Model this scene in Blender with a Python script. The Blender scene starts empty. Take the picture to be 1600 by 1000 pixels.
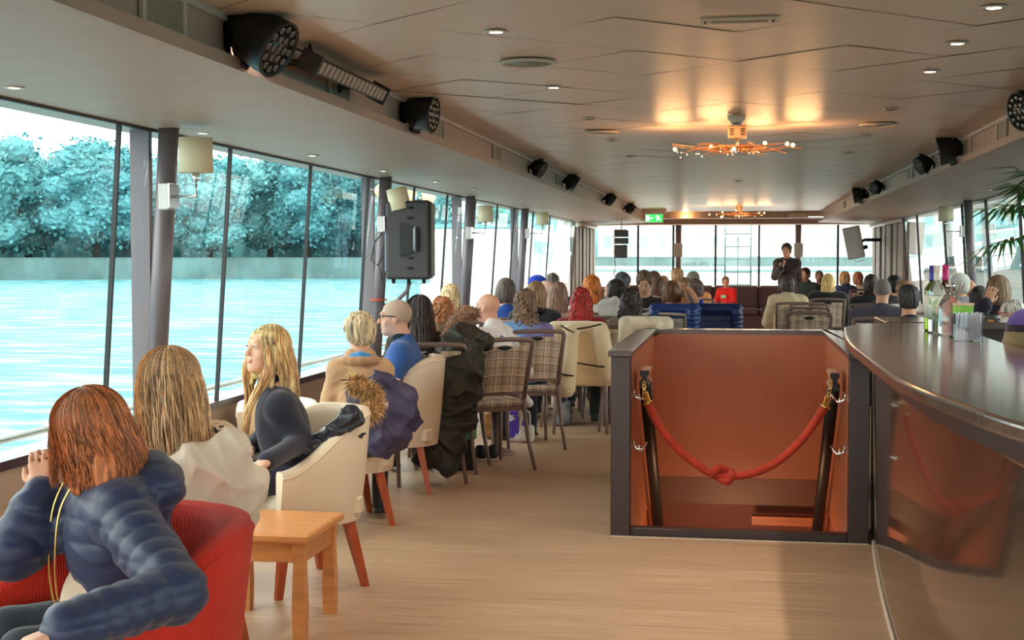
import bpy, math, random
import numpy as np
from mathutils import Vector, Matrix
random.seed(7); rng=np.random.default_rng(7)
SC=bpy.context.scene; COL=SC.collection
pi=math.pi; EXPO=.42
# ---------------------------------------------------------------- camera maths
F=2150.0; CAMZ=1.5
PITCH=math.atan(100/F); YAW=math.atan(350/F)
cam_d=bpy.data.cameras.new('camera'); cam=bpy.data.objects.new('camera',cam_d); COL.objects.link(cam)
cam.location=(0,0,CAMZ); cam.rotation_euler=(pi/2-PITCH,0,YAW)
cam_d.sensor_width=36; cam_d.lens=F/1600*36; cam_d.clip_start=.05; cam_d.clip_end=1200
SC.camera=cam
R3=cam.rotation_euler.to_matrix()
RT=np.array(R3@Vector((1,0,0))); UP=np.array(R3@Vector((0,1,0))); FW=np.array(R3@Vector((0,0,-1)))
C0=np.array((0,0,CAMZ))
def ray(u,v): return FW+(u-800)/F*RT+(500-v)/F*UP
def at(u,v,s): return C0+(F/s)*ray(u,v)          # s = pixels per metre there
def onz(u,v,z): d=ray(u,v); return C0+d*((z-CAMZ)/d[2])
def onx(u,v,x): d=ray(u,v); return C0+d*(x/d[0])
def ony(u,v,y): d=ray(u,v); return C0+d*(y/d[1])
# ---------------------------------------------------------------- materials
def lin(c):
    c=[x/255 for x in c]
    return tuple((x/12.92 if x<=.04045 else ((x+.055)/1.055)**2.4) for x in c)
def M(name,col,rough=.6,metal=0,spec=.5,var=0,vscale=8,stretch=(1,1,1),bump=0,bscale=40,sheen=0,coat=0,emis=0,ecol=None,trans=0,col2=None,alpha=1,detail=4,vlo=.35,vhi=.65):
    m=bpy.data.materials.new(name); m.use_nodes=True; nt=m.node_tree; N=nt.nodes; L=nt.links
    b=N['Principled BSDF']; c=lin(col)
    b.inputs['Base Color'].default_value=(*c,1); b.inputs['Roughness'].default_value=rough
    b.inputs['Metallic'].default_value=metal; b.inputs['Specular IOR Level'].default_value=spec
    b.inputs['Sheen Weight'].default_value=sheen; b.inputs['Coat Weight'].default_value=coat
    b.inputs['Transmission Weight'].default_value=trans; b.inputs['Alpha'].default_value=alpha
    if emis:
        b.inputs['Emission Color'].default_value=(*lin(ecol or col),1); b.inputs['Emission Strength'].default_value=emis
    if var or bump or col2:
        tc=N.new('ShaderNodeTexCoord'); mp=N.new('ShaderNodeMapping'); mp.inputs['Scale'].default_value=stretch
        L.new(tc.outputs['Object'],mp.inputs['Vector'])
    if var or col2:
        no=N.new('ShaderNodeTexNoise'); no.inputs['Scale'].default_value=vscale; no.inputs['Detail'].default_value=detail
        L.new(mp.outputs[0],no.inputs['Vector'])
        rp=N.new('ShaderNodeValToRGB'); rp.color_ramp.elements[0].position=vlo; rp.color_ramp.elements[1].position=vhi
        c2=lin(col2) if col2 else tuple(min(1,x*(1+var)) for x in c)
        c1=c if col2 else tuple(x*(1-var) for x in c)
        rp.color_ramp.elements[0].color=(*c1,1); rp.color_ramp.elements[1].color=(*c2,1)
        L.new(no.outputs['Fac'],rp.inputs['Fac']); L.new(rp.outputs['Color'],b.inputs['Base Color'])
    if bump:
        n2=N.new('ShaderNodeTexNoise'); n2.inputs['Scale'].default_value=bscale; n2.inputs['Detail'].default_value=3
        L.new(mp.outputs[0],n2.inputs['Vector'])
        bp=N.new('ShaderNodeBump'); bp.inputs['Strength'].default_value=bump; bp.inputs['Distance'].default_value=.01
        L.new(n2.outputs['Fac'],bp.inputs['Height']); L.new(bp.outputs[0],b.inputs['Normal'])
    return m
_mc={}
def cloth(col,rough=.85,**k):
    key=('c',tuple(col),rough,tuple(sorted(k.items())))
    if key not in _mc: _mc[key]=M('fabric',col,rough,var=k.pop('var',.15),vscale=6,bump=k.pop('bump',.25),bscale=k.pop('bscale',60),sheen=.2,spec=.25,**k)
    return _mc[key]
def hairm(col,dark=.45,light=1.25):
    key=('h',tuple(col))
    if key not in _mc:
        c2=tuple(min(255,x*light) for x in col); c1=tuple(x*dark for x in col)
        _mc[key]=M('hair',c1,.5,col2=c2,vscale=1,stretch=(70,70,5),bump=.5,bscale=1.2,spec=.4,vlo=.3,vhi=.62)
    return _mc[key]
def skinm(col=(214,160,130)):
    key=('s',tuple(col))
    if key not in _mc: _mc[key]=M('skin',col,.5,var=.06,vscale=12,spec=.4)
    return _mc[key]
def mathn(nt,op,a,b=None,c=None):
    n=nt.nodes.new('ShaderNodeMath'); n.operation=op
    for i,x in enumerate((a,b,c)):
        if x is None: continue
        if isinstance(x,(int,float)): n.inputs[i].default_value=x
        else: nt.links.new(x,n.inputs[i])
    return n.outputs[0]
# ---------------------------------------------------------------- objects
def link(o,parent=None):
    COL.objects.link(o)
    if parent is not None: o.parent=parent
    return o
def tag(o,label=None,cat=None,group=None,kind=None):
    if label: o['label']=label
    if cat: o['category']=cat
    if group: o['group']=group
    if kind: o['kind']=kind
    return o
def empty(name,loc=(0,0,0),rz=0,label=None,cat=None,group=None):
    o=bpy.data.objects.new(name,None); o.empty_display_size=.1
    o.location=tuple(float(x) for x in loc); o.rotation_euler=(0,0,rz); link(o); return tag(o,label,cat,group)
def raw_mesh(name,V,faces,mats,midx=None,smooth=False):
    me=bpy.data.meshes.new(name)
    me.from_pydata([tuple(map(float,v)) for v in V],[],faces)
    for m in (mats if isinstance(mats,(list,tuple)) else [mats]): me.materials.append(m)
    if midx is not None: me.polygons.foreach_set('material_index',midx)
    if smooth: me.polygons.foreach_set('use_smooth',[True]*len(me.polygons))
    me.update(); return me
class MB:
    """collects shapes, builds ONE mesh object"""
    def __init__(s): s.V=[];s.F=[];s.I=[];s.S=[]
    def add(s,V,Fc,mi=0,smooth=False):
        b=len(s.V); s.V+= [tuple(map(float,v)) for v in V]
        s.F+=[tuple(b+i for i in f) for f in Fc]; s.I+=[mi]*len(Fc); s.S+=[smooth]*len(Fc); return s
    def box(s,lo,hi,mi=0,R=None,c=None,bev=0):
        x0,y0,z0=lo;x1,y1,z1=hi
        if bev>0:
            pts=[];fs=[]
            bv=min(bev,abs(x1-x0)*.45,abs(y1-y0)*.45,abs(z1-z0)*.45)
            def P(ix,iy,iz,ax):
                p=[ (x0,x1)[ix],(y0,y1)[iy],(z0,z1)[iz]]
                for a in range(3):
                    if a!=ax: p[a]+= bv if (ix,iy,iz)[a]==0 else -bv
                return tuple(p)
            idx={}
            for ix in (0,1):
                for iy in (0,1):
                    for iz in (0,1):
                        for ax in range(3): idx[(ix,iy,iz,ax)]=len(pts); pts.append(P(ix,iy,iz,ax))
            g=idx
            for v in (0,1):
                fs.append((g[(v,0,0,0)],g[(v,1,0,0)],g[(v,1,1,0)],g[(v,0,1,0)]))
                fs.append((g[(0,v,0,1)],g[(1,v,0,1)],g[(1,v,1,1)],g[(0,v,1,1)]))
                fs.append((g[(0,0,v,2)],g[(1,0,v,2)],g[(1,1,v,2)],g[(0,1,v,2)]))
            for a in (0,1):
                for b2 in (0,1):
                    fs.append((g[(a,b2,0,0)],g[(a,b2,1,0)],g[(a,b2,1,1)],g[(a,b2,0,1)]))
                    fs.append((g[(a,0,b2,0)],g[(a,1,b2,0)],g[(a,1,b2,2)],g[(a,0,b2,2)]))
                    fs.append((g[(0,a,b2,1)],g[(1,a,b2,1)],g[(1,a,b2,2)],g[(0,a,b2,2)]))
            for ix in (0,1):
                for iy in (0,1):
                    for iz in (0,1): fs.append(tuple(g[(ix,iy,iz,k)] for k in range(3)))
            cc=np.array([(x0+x1)/2,(y0+y1)/2,(z0+z1)/2]); out=[]
            PA=np.array(pts)
            for f in fs:
                n=np.cross(PA[f[1]]-PA[f[0]],PA[f[2]]-PA[f[0]])
                if np.dot(n,PA[list(f)].mean(0)-cc)<0: f=tuple(reversed(f))
                out.append(f)
            V,Fc=pts,out
        else:
            V=[(x0,y0,z0),(x1,y0,z0),(x1,y1,z0),(x0,y1,z0),(x0,y0,z1),(x1,y0,z1),(x1,y1,z1),(x0,y1,z1)]
            Fc=[(0,3,2,1),(4,5,6,7),(0,1,5,4),(1,2,6,5),(2,3,7,6),(3,0,4,7)]
        if R is not None:
            c=np.array(c if c is not None else (0,0,0)); V=[c+np.array(R)@(np.array(v)-c) for v in V]
        return s.add(V,Fc,mi)
    def hexa(s,P,mi=0):   # 8 pts: bottom quad, top quad
        return s.add(P,[(0,3,2,1),(4,5,6,7),(0,1,5,4),(1,2,6,5),(2,3,7,6),(3,0,4,7)],mi)
    def tube(s,pts,r,n=8,mi=0,cap=True,flat=1.0):
        P=[np.array(p,float) for p in pts]; k=len(P)
        rs=r if hasattr(r,'__len__') else [r]*k
        V=[];Fc=[]; up=None
        for i in range(k):
            t=P[min(i+1,k-1)]-P[max(i-1,0)]; t=t/(np.linalg.norm(t)+1e-9)
            if up is None:
                up=np.array((0,0,1.)) if abs(t[2])<.9 else np.array((1.,0,0))
            a=np.cross(t,up); a/=np.linalg.norm(a)+1e-9; b=np.cross(a,t); up=b
            for j in range(n):
                w=2*pi*j/n; V.append(P[i]+rs[i]*(math.cos(w)*a+math.sin(w)*b*flat))
        for i in range(k-1):
            for j in range(n):
                j2=(j+1)%n; Fc.append((i*n+j,i*n+j2,(i+1)*n+j2,(i+1)*n+j))
        if cap: Fc.append(tuple(reversed(range(n)))); Fc.append(tuple((k-1)*n+j for j in range(n)))
        return s.add(V,Fc,mi,smooth=n>5)
    def lathe(s,prof,c=(0,0,0),n=20,mi=0,R=None,smooth=True):
        V=[];Fc=[];k=len(prof); c=np.array(c,float)
        for (r,z) in prof:
            for j in range(n):
                w=2*pi*j/n; p=np.array((r*math.cos(w),r*math.sin(w),z))
                if R is not None: p=np.array(R)@p
                V.append(c+p)
        for i in range(k-1):
            for j in range(n):
                j2=(j+1)%n; Fc.append((i*n+j,i*n+j2,(i+1)*n+j2,(i+1)*n+j))
        if prof[0][0]>1e-6: Fc.append(tuple(reversed(range(n))))
        if prof[-1][0]>1e-6: Fc.append(tuple((k-1)*n+j for j in range(n)))
        return s.add(V,Fc,mi,smooth)
    def prism(s,poly,z0,z1,mi=0):    # xy polygon
        n=len(poly); V=[(p[0],p[1],z0) for p in poly]+[(p[0],p[1],z1) for p in poly]
        Fc=[tuple(reversed(range(n))),tuple(range(n,2*n))]+[(i,(i+1)%n,n+(i+1)%n,n+i) for i in range(n)]
        return s.add(V,Fc,mi)
    def extr(s,prof,axis_pts,mi=0):  # generic: list of rings (lists of points) skinned
        k=len(axis_pts);n=len(prof)
        V=[p for ring in axis_pts for p in ring]; Fc=[]
        for i in range(k-1):
            for j in range(n): Fc.append((i*n+j,i*n+(j+1)%n,(i+1)*n+(j+1)%n,(i+1)*n+j))
        Fc.append(tuple(reversed(range(n)))); Fc.append(tuple((k-1)*n+j for j in range(n)))
        return s.add(V,Fc,mi)
    def grid(s,pts,mi=0,smooth=True):  # pts[i][j]
        k=len(pts);n=len(pts[0]);V=[p for r in pts for p in r]
        Fc=[(i*n+j,i*n+j+1,(i+1)*n+j+1,(i+1)*n+j) for i in range(k-1) for j in range(n-1)]
        return s.add(V,Fc,mi,smooth)
    def sphere(s,c,r,n=12,mi=0,sc=(1,1,1)):
        pr=[]; 
        V=[];Fc=[]; m=n//2+1
        for i in range(m+1):
            a=-pi/2+pi*i/m
            for j in range(n):
                w=2*pi*j/n; V.append((c[0]+r*sc[0]*math.cos(a)*math.cos(w),c[1]+r*sc[1]*math.cos(a)*math.sin(w),c[2]+r*sc[2]*math.sin(a)))
        for i in range(m):
            for j in range(n): Fc.append((i*n+j,i*n+(j+1)%n,(i+1)*n+(j+1)%n,(i+1)*n+j))
        return s.add(V,Fc,mi,True)
    def build(s,name,mats,parent=None,**t):
        me=bpy.data.meshes.new(name); me.from_pydata(s.V,[],s.F)
        for m in (mats if isinstance(mats,(list,tuple)) else [mats]): me.materials.append(m)
        me.polygons.foreach_set('material_index',s.I); me.polygons.foreach_set('use_smooth',s.S)
        me.update(); o=bpy.data.objects.new(name,me); link(o,parent)
        if t: tag(o,**t)
        return o
def struct(o): o['kind']='structure'; return o
def kids(o): return [c for c in bpy.data.objects if c.parent==o]
def copy_tree(o,parent=None,_ch=None):
    if _ch is None:
        _ch={}
        for c in bpy.data.objects:
            if c.parent: _ch.setdefault(c.parent.name,[]).append(c)
    c=o.copy(); COL.objects.link(c); c.parent=parent
    for ch in _ch.get(o.name,[]): copy_tree(ch,c,_ch)
    return c
def place(o,X,Y,Z,rz,label=None,cat=None,group=None):
    o.location=(float(X),float(Y),float(Z)); o.rotation_euler=(0,0,rz); return tag(o,label,cat,group)
def Rz(a): return np.array([[math.cos(a),-math.sin(a),0],[math.sin(a),math.cos(a),0],[0,0,1]])
def Rx(a): return np.array([[1,0,0],[0,math.cos(a),-math.sin(a)],[0,math.sin(a),math.cos(a)]])
def Ry(a): return np.array([[math.cos(a),0,math.sin(a)],[0,1,0],[-math.sin(a),0,math.cos(a)]])
def aim(d):   # rotation taking +Z to d
    return np.array(Vector(tuple(d)).to_track_quat('Z','Y').to_matrix())
# ---------------------------------------------------------------- implicit surfaces
class Sdf:
    def __init__(s): s.ops=[]
    def cap(s,a,b,r1,r2=None,k=.02,sub=False,quilt=None,flat=None):
        a=np.array(a,float);b=np.array(b,float); r2=r1 if r2 is None else r2
        L=np.linalg.norm(b-a)
        def f(X,Y,Z):
            d=b-a; q=(d@d)+1e-12
            px,py,pz=X-a[0],Y-a[1],Z-a[2]
            t=np.clip((px*d[0]+py*d[1]+pz*d[2])/q,0,1)
            dist=np.sqrt((px-t*d[0])**2+(py-t*d[1])**2+(pz-t*d[2])**2)
            rr=r1+(r2-r1)*t
            if quilt: rr=rr+quilt[0]*(np.abs(np.sin(pi*t*L/quilt[1]))**.6-.6)
            return dist-rr
        m=max(r1,r2)+.01; lo=np.minimum(a,b)-m; hi=np.maximum(a,b)+m
        s.ops.append((f,lo,hi,k,sub)); return s
    def ell(s,c,r,k=.02,R=None,sub=False):
        c=np.array(c,float); r=np.array(r,float); RT_=None if R is None else np.array(R).T
        def f(X,Y,Z):
            px,py,pz=X-c[0],Y-c[1],Z-c[2]
            if RT_ is not None:
                px,py,pz=(RT_[0,0]*px+RT_[0,1]*py+RT_[0,2]*pz, RT_[1,0]*px+RT_[1,1]*py+RT_[1,2]*pz, RT_[2,0]*px+RT_[2,1]*py+RT_[2,2]*pz)
            k0=np.sqrt((px/r[0])**2+(py/r[1])**2+(pz/r[2])**2); k1=np.sqrt((px/r[0]**2)**2+(py/r[1]**2)**2+(pz/r[2]**2)**2)
            return k0*(k0-1)/(k1+1e-6)
        m=max(r) if R is not None else r
        s.ops.append((f,c-m,c+m,k,sub)); return s
    def box(s,c,h,rad=.02,k=.02,R=None,sub=False):
        c=np.array(c,float); h=np.array(h,float)-rad; RT_=None if R is None else np.array(R).T
        def f(X,Y,Z):
            px,py,pz=X-c[0],Y-c[1],Z-c[2]
            if RT_ is not None:
                px,py,pz=(RT_[0,0]*px+RT_[0,1]*py+RT_[0,2]*pz, RT_[1,0]*px+RT_[1,1]*py+RT_[1,2]*pz, RT_[2,0]*px+RT_[2,1]*py+RT_[2,2]*pz)
            qx,qy,qz=np.abs(px)-h[0],np.abs(py)-h[1],np.abs(pz)-h[2]
            return np.sqrt(np.maximum(qx,0)**2+np.maximum(qy,0)**2+np.maximum(qz,0)**2)+np.minimum(np.maximum(qx,np.maximum(qy,qz)),0)-rad
        m=(np.linalg.norm(h)+rad) if R is not None else h+rad
        s.ops.append((f,c-m,c+m,k,sub)); return s
    def mesh(s,name,mats,res=.012,disp=None,cut=None,parent=None,matfn=None,colors=None):
        lo=np.min([o[1] for o in s.ops if not o[4]],0)-.03; hi=np.max([o[2] for o in s.ops if not o[4]],0)+.03
        n=np.maximum(np.ceil((hi-lo)/res).astype(int)+1,4)
        ax=[(lo[i]+res*np.arange(n[i])).astype(np.float32) for i in range(3)]
        Fd=np.full(n,.12,np.float32)
        for f,l,h,k,sub in s.ops:
            m=max(.06,k*1.2)
            i0=np.clip(np.floor((l-m-lo)/res).astype(int),0,n); i1=np.clip(np.ceil((h+m-lo)/res).astype(int)+1,0,n)
            if (i1<=i0).any(): continue
            sl=tuple(slice(i0[i],i1[i]) for i in range(3))
            X=ax[0][sl[0]][:,None,None];Y=ax[1][sl[1]][None,:,None];Z=ax[2][sl[2]][None,None,:]
            d=f(X,Y,Z).astype(np.float32); A=Fd[sl]
            k=max(k,1e-5)
            if sub:
                d=-d; hh=np.maximum(k-np.abs(A-d),0)/k; Fd[sl]=np.maximum(A,d)+hh*hh*k*.25
            else:
                hh=np.maximum(k-np.abs(A-d),0)/k; Fd[sl]=np.minimum(A,d)-hh*hh*k*.25
        if disp or cut:
            I=np.nonzero(np.abs(Fd)<.06)
            X=ax[0][I[0]];Y=ax[1][I[1]];Z=ax[2][I[2]]
            v=Fd[I]
            if disp: v=v+disp(X,Y,Z).astype(np.float32)
            if cut: v=np.maximum(v,cut(X,Y,Z).astype(np.float32))
            Fd[I]=v
            if cut:
                I=np.nonzero(Fd<=-.06)
                if len(I[0]): Fd[I]=np.maximum(Fd[I],cut(ax[0][I[0]],ax[1][I[1]],ax[2][I[2]]).astype(np.float32))
        Fd[0]=Fd[-1]=.05; Fd[:,0]=Fd[:,-1]=.05; Fd[:,:,0]=Fd[:,:,-1]=.05
        V,Q=surfnets(Fd,lo,res)
        me=bpy.data.meshes.new(name)
        me.vertices.add(len(V)); me.vertices.foreach_set('co',V.astype(np.float32).ravel())
        me.loops.add(len(Q)*4); me.loops.foreach_set('vertex_index',Q.astype(np.int32).ravel())
        me.polygons.add(len(Q)); me.polygons.foreach_set('loop_start',np.arange(0,len(Q)*4,4,dtype=np.int32))
        me.polygons.foreach_set('use_smooth',np.ones(len(Q),bool))
        for m in (mats if isinstance(mats,(list,tuple)) else [mats]): me.materials.append(m)
        if matfn is not None:
            c=V[Q].mean(1); me.polygons.foreach_set('material_index',matfn(c[:,0],c[:,1],c[:,2]).astype(np.int32))
        me.update(); me.validate()
        o=bpy.data.objects.new(name,me); link(o,parent); return o
def surfnets(Fd,lo,res):
    ins=Fd<0
    c=np.zeros(tuple(np.array(Fd.shape)-1),np.uint8)
    sh=[(a,b,d) for a in (0,1) for b in (0,1) for d in (0,1)]
    def S(A,o): return A[o[0]:A.shape[0]-1+o[0] or None, o[1]:A.shape[1]-1+o[1] or None, o[2]:A.shape[2]-1+o[2] or None]
    for o in sh: c+=S(ins,o)
    act=(c>0)&(c<8); idx=np.full(act.shape,-1,np.int32); I=np.array(np.nonzero(act)).T; idx[act]=np.arange(len(I))
    acc=np.zeros((len(I),3)); cnt=np.zeros(len(I))
    for o1 in sh:
        for a in range(3):
            if o1[a]==0:
                o2=list(o1); o2[a]=1
                f1=Fd[I[:,0]+o1[0],I[:,1]+o1[1],I[:,2]+o1[2]]; f2=Fd[I[:,0]+o2[0],I[:,1]+o2[1],I[:,2]+o2[2]]
                m=(f1<0)!=(f2<0); t=f1[m]/(f1[m]-f2[m])
                acc[m]+=np.array(o1)+t[:,None]*(np.array(o2)-np.array(o1)); cnt[m]+=1
    V=lo+(I+acc/cnt[:,None])*res
    Q=[]
    for a in range(3):
        b,d=(a+1)%3,(a+2)%3
        s1=[slice(None)]*3; s2=[slice(None)]*3
        s1[a]=slice(0,-1); s2[a]=slice(1,None)
        A=ins[tuple(s1)]; B=ins[tuple(s2)]
        E=np.array(np.nonzero(A!=B)).T
        ok=(E[:,b]>0)&(E[:,d]>0)&(E[:,b]<ins.shape[b]-1)&(E[:,d]<ins.shape[d]-1); E=E[ok]
        fl=ins[E[:,0],E[:,1],E[:,2]]
        def cell(ob,od):
            q=E.copy(); q[:,b]+=ob; q[:,d]+=od; return idx[q[:,0],q[:,1],q[:,2]]
        q=np.stack([cell(-1,-1),cell(0,-1),cell(0,0),cell(-1,0)],1)
        q[~fl]=q[~fl][:,::-1]; Q.append(q)
    return V,np.concatenate(Q)
def folds(amp,fx=9,fy=7,fz=6,seed=0):
    r=np.random.default_rng(seed); ph=r.uniform(0,6.28,9); q=r.uniform(.7,1.4,9)
    def f(X,Y,Z):
        a=np.sin(X*fx*2*q[0]+Z*fz*q[1]+ph[0]+1.5*np.sin(Z*fz*q[2]+ph[1]))
        b=np.sin(Y*fy*2*q[3]-Z*fz*1.7*q[4]+X*4+ph[2]+1.2*np.sin(X*fx+ph[3]))
        c=np.sin(Z*fz*3*q[5]+X*fx*1.3*q[6]+ph[4]+2*np.sin(Y*fy+ph[5]))
        return amp*(.4*a+.35*b+.35*np.abs(c)-.2)
    return f

def creases(amp,sc=1.0,seed=0):
    r=np.random.default_rng(seed+77); q=r.uniform(.75,1.3,12); ph=r.uniform(0,6.28,12)
    def f(X,Y,Z):
        X=X*sc;Y=Y*sc;Z=Z*sc
        wx_=.05*np.sin(Z*11*q[0]+ph[0])+.03*np.sin(Y*19+ph[1]); wz=.05*np.sin(X*10*q[1]+ph[2])+.03*np.sin(Y*17+X*6+ph[3])
        a=np.abs(np.sin((X+wx_)*13*q[2]+(Z+wz)*9*q[3]+ph[4])); b=np.abs(np.sin((Y+wx_)*12*q[4]-(Z+wz)*15*q[5]+ph[5])); c=np.abs(np.sin((Z+wz)*21*q[6]+(X-wx_)*7*q[7]+ph[6]))
        d=np.abs(np.sin((X-Z+wx_*2)*29*q[8]+ph[7]))
        return -amp*(.45*(1-a)**1.6+.4*(1-b)**1.6+.35*(1-c)**2+.2*(1-d)**2-.4)
    return f
# ================================================================= materials of the setting
m_metalbrown=M('brown_frame',(128,106,100),.4)
m_grey=M('post_grey',(122,112,118),.4,.2)
m_dark=M('dark_frame',(28,26,34),.35)
m_black=M('black',(14,14,15),.5)
m_blackpl=M('black_plastic',(24,24,24),.45,bump=.15,bscale=200)
m_chrome=M('chrome',(215,218,222),.18,1)
m_gold=M('brass',(222,184,110),.25,1)
m_white=M('white_paint',(236,232,226),.45)
m_cream=M('cream_paint',(206,192,176),.5)
m_soffit=M('soffit',(188,160,145),.5,var=.04,vscale=2,bump=.12,bscale=6,stretch=(1,4,1),spec=.4)
m_fascia=M('fascia',(205,188,178),.5,bump=.05,bscale=30)
m_wall=M('knee_wall',(190,168,150),.6,var=.03)
m_slab=M('laminate_dark',(58,46,46),.3,var=.25,vscale=120,spec=.5,bump=.1,bscale=300)
m_top=M('worktop',(98,80,72),.13,var=.12,vscale=1.5,stretch=(1,12,1),spec=.6)
m_lam=M('brown_laminate',(164,104,74),.33,var=.05,vscale=2,spec=.4)
def ceiling_mat():
    m=M('ceiling_tile',(216,196,178),.33,spec=.3,var=.03,vscale=.8,bump=.03,bscale=8); return m
m_ceil=ceiling_mat()
def floor_mat():
    m=bpy.data.materials.new('oak_floor'); m.use_nodes=True; nt=m.node_tree; N=nt.nodes;L=nt.links; b=N['Principled BSDF']
    tc=N.new('ShaderNodeTexCoord'); br=N.new('ShaderNodeTexBrick')
    br.offset=.37; br.inputs['Scale'].default_value=1; br.inputs['Brick Width'].default_value=1.25; br.inputs['Row Height'].default_value=.2
    br.inputs['Mortar Size'].default_value=.0016; br.inputs['Mortar Smooth'].default_value=.3
    br.inputs['Color1'].default_value=(*lin((196,166,138)),1); br.inputs['Color2'].default_value=(*lin((186,156,128)),1); br.inputs['Mortar'].default_value=(*lin((176,142,108)),1)
    L.new(tc.outputs['Object'],br.inputs['Vector'])
    mp=N.new('ShaderNodeMapping'); mp.inputs['Scale'].default_value=(1.2,34,1); L.new(tc.outputs['Object'],mp.inputs['Vector'])
    no=N.new('ShaderNodeTexNoise'); no.inputs['Scale'].default_value=1.6; no.inputs['Detail'].default_value=6; L.new(mp.outputs[0],no.inputs['Vector'])
    rp=N.new('ShaderNodeValToRGB'); rp.color_ramp.elements[0].color=(.74,.72,.69,1); rp.color_ramp.elements[1].color=(1.08,1.07,1.05,1)
    rp.color_ramp.elements[0].position=.3; rp.color_ramp.elements[1].position=.62; L.new(no.outputs['Fac'],rp.inputs['Fac'])
    mx=N.new('ShaderNodeMix'); mx.data_type='RGBA'; mx.blend_type='MULTIPLY'; mx.inputs['Factor'].default_value=1
    L.new(br.outputs['Color'],mx.inputs['A']); L.new(rp.outputs['Color'],mx.inputs['B']); L.new(mx.outputs['Result'],b.inputs['Base Color'])
    b.inputs['Roughness'].default_value=.42; b.inputs['Specular IOR Level'].default_value=.45
    bp=N.new('ShaderNodeBump'); bp.inputs['Strength'].default_value=.2; bp.inputs['Distance'].default_value=.004; L.new(no.outputs['Fac'],bp.inputs['Height']); L.new(bp.outputs[0],b.inputs['Normal'])
    return m
m_floor=floor_mat()
def glass_mat(tint,name='window_glass',ref=.75):
    m=bpy.data.materials.new(name); m.use_nodes=True; nt=m.node_tree; N=nt.nodes;L=nt.links
    N.remove(N['Principled BSDF']); out=N['Material Output']
    t=N.new('ShaderNodeBsdfTransparent'); t.inputs['Color'].default_value=(*tint,1)
    g=N.new('ShaderNodeBsdfGlossy'); g.inputs['Roughness'].default_value=.01; g.inputs['Color'].default_value=(.9,.97,1,1)
    fr=N.new('ShaderNodeFresnel'); fr.inputs['IOR'].default_value=1.5
    mx=N.new('ShaderNodeMixShader'); L.new(mathn(nt,'MULTIPLY',fr.outputs[0],ref),mx.inputs['Fac']); L.new(t.outputs[0],mx.inputs[1]); L.new(g.outputs[0],mx.inputs[2]); L.new(mx.outputs[0],out.inputs['Surface'])
    return m
m_glass=glass_mat((.68,.87,.91)); m_glass_clear=glass_mat((.93,.99,1),'clear_glass')
# ================================================================= shell
YB,YE=-2.6,28.7
XL,XR=-2.98,2.78          # knee wall plane (floor level glass line)
ZS,ZT=.66,2.13
LEAN=.1
CL,CR=-1.80,1.62
# floor with the stair hole
HX0,HX1,HY0,HY1=-.56,.6,7.33,9.5
fb=MB()
for (x0,x1,y0,y1) in ((XL,HX0,YB,YE+.1),(HX1,XR,YB,YE+.1),(HX0,HX1,YB,HY0),(HX0,HX1,HY1,YE+.1)):
    fb.box((x0,y0,-.12),(x1,y1,0))
struct(fb.build('floor',m_floor))
# ceiling of tilted diamond tiles
cb=MB()
def clipx(poly,x,keep_gt):
    out=[]
    for i in range(len(poly)):
        a,b=poly[i],poly[(i+1)%len(poly)]
        ia=(a[0]>=x) if keep_gt else (a[0]<=x); ib=(b[0]>=x) if keep_gt else (b[0]<=x)
        if ia: out.append(a)
        if ia!=ib:
            t=(x-a[0])/(b[0]-a[0]); out.append((x,a[1]+t*(b[1]-a[1])))
    return out
PX,PY,Y0c=.87,.80,.54
def z_ceiling(x): return 2.35-.0*x
for i in range(-6,80):
    for j in range(-80,12):
        # p=i..i+1,q=j..j+1 with p=x/PX+(y-Y0)/PY ; q=x/PX-(y-Y0)/PY
        g=.0032
        pts=[]
        for (p,q) in ((i+g,j+g),(i+1-g,j+g),(i+1-g,j+1-g),(i+g,j+1-g)):
            pts.append(((p+q)/2*PX,Y0c+(p-q)/2*PY))
        cx=sum(p[0] for p in pts)/4; cy=sum(p[1] for p in pts)/4
        if cy<YB or cy>27.3 or cx<CL-.5 or cx>CR+.5: continue
        poly=clipx(clipx(pts,CL-.03,True),CR+.03,False)
        if len(poly)<3: continue
        tx,ty=random.gauss(0,.0018),random.gauss(0,.0022); dz=random.gauss(0,.0004)
        cb.add([(p[0],p[1],2.35+dz+(p[0]-cx)*tx+(p[1]-cy)*ty) for p in poly],[tuple(range(len(poly)))],0)
cb.box((CL-.1,YB,2.3545),(CR+.1,27.4,2.40),1)
m_gap=M('tile_gap',(140,118,100),.7)
struct(cb.build('ceiling',[m_ceil,m_gap]))
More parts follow.
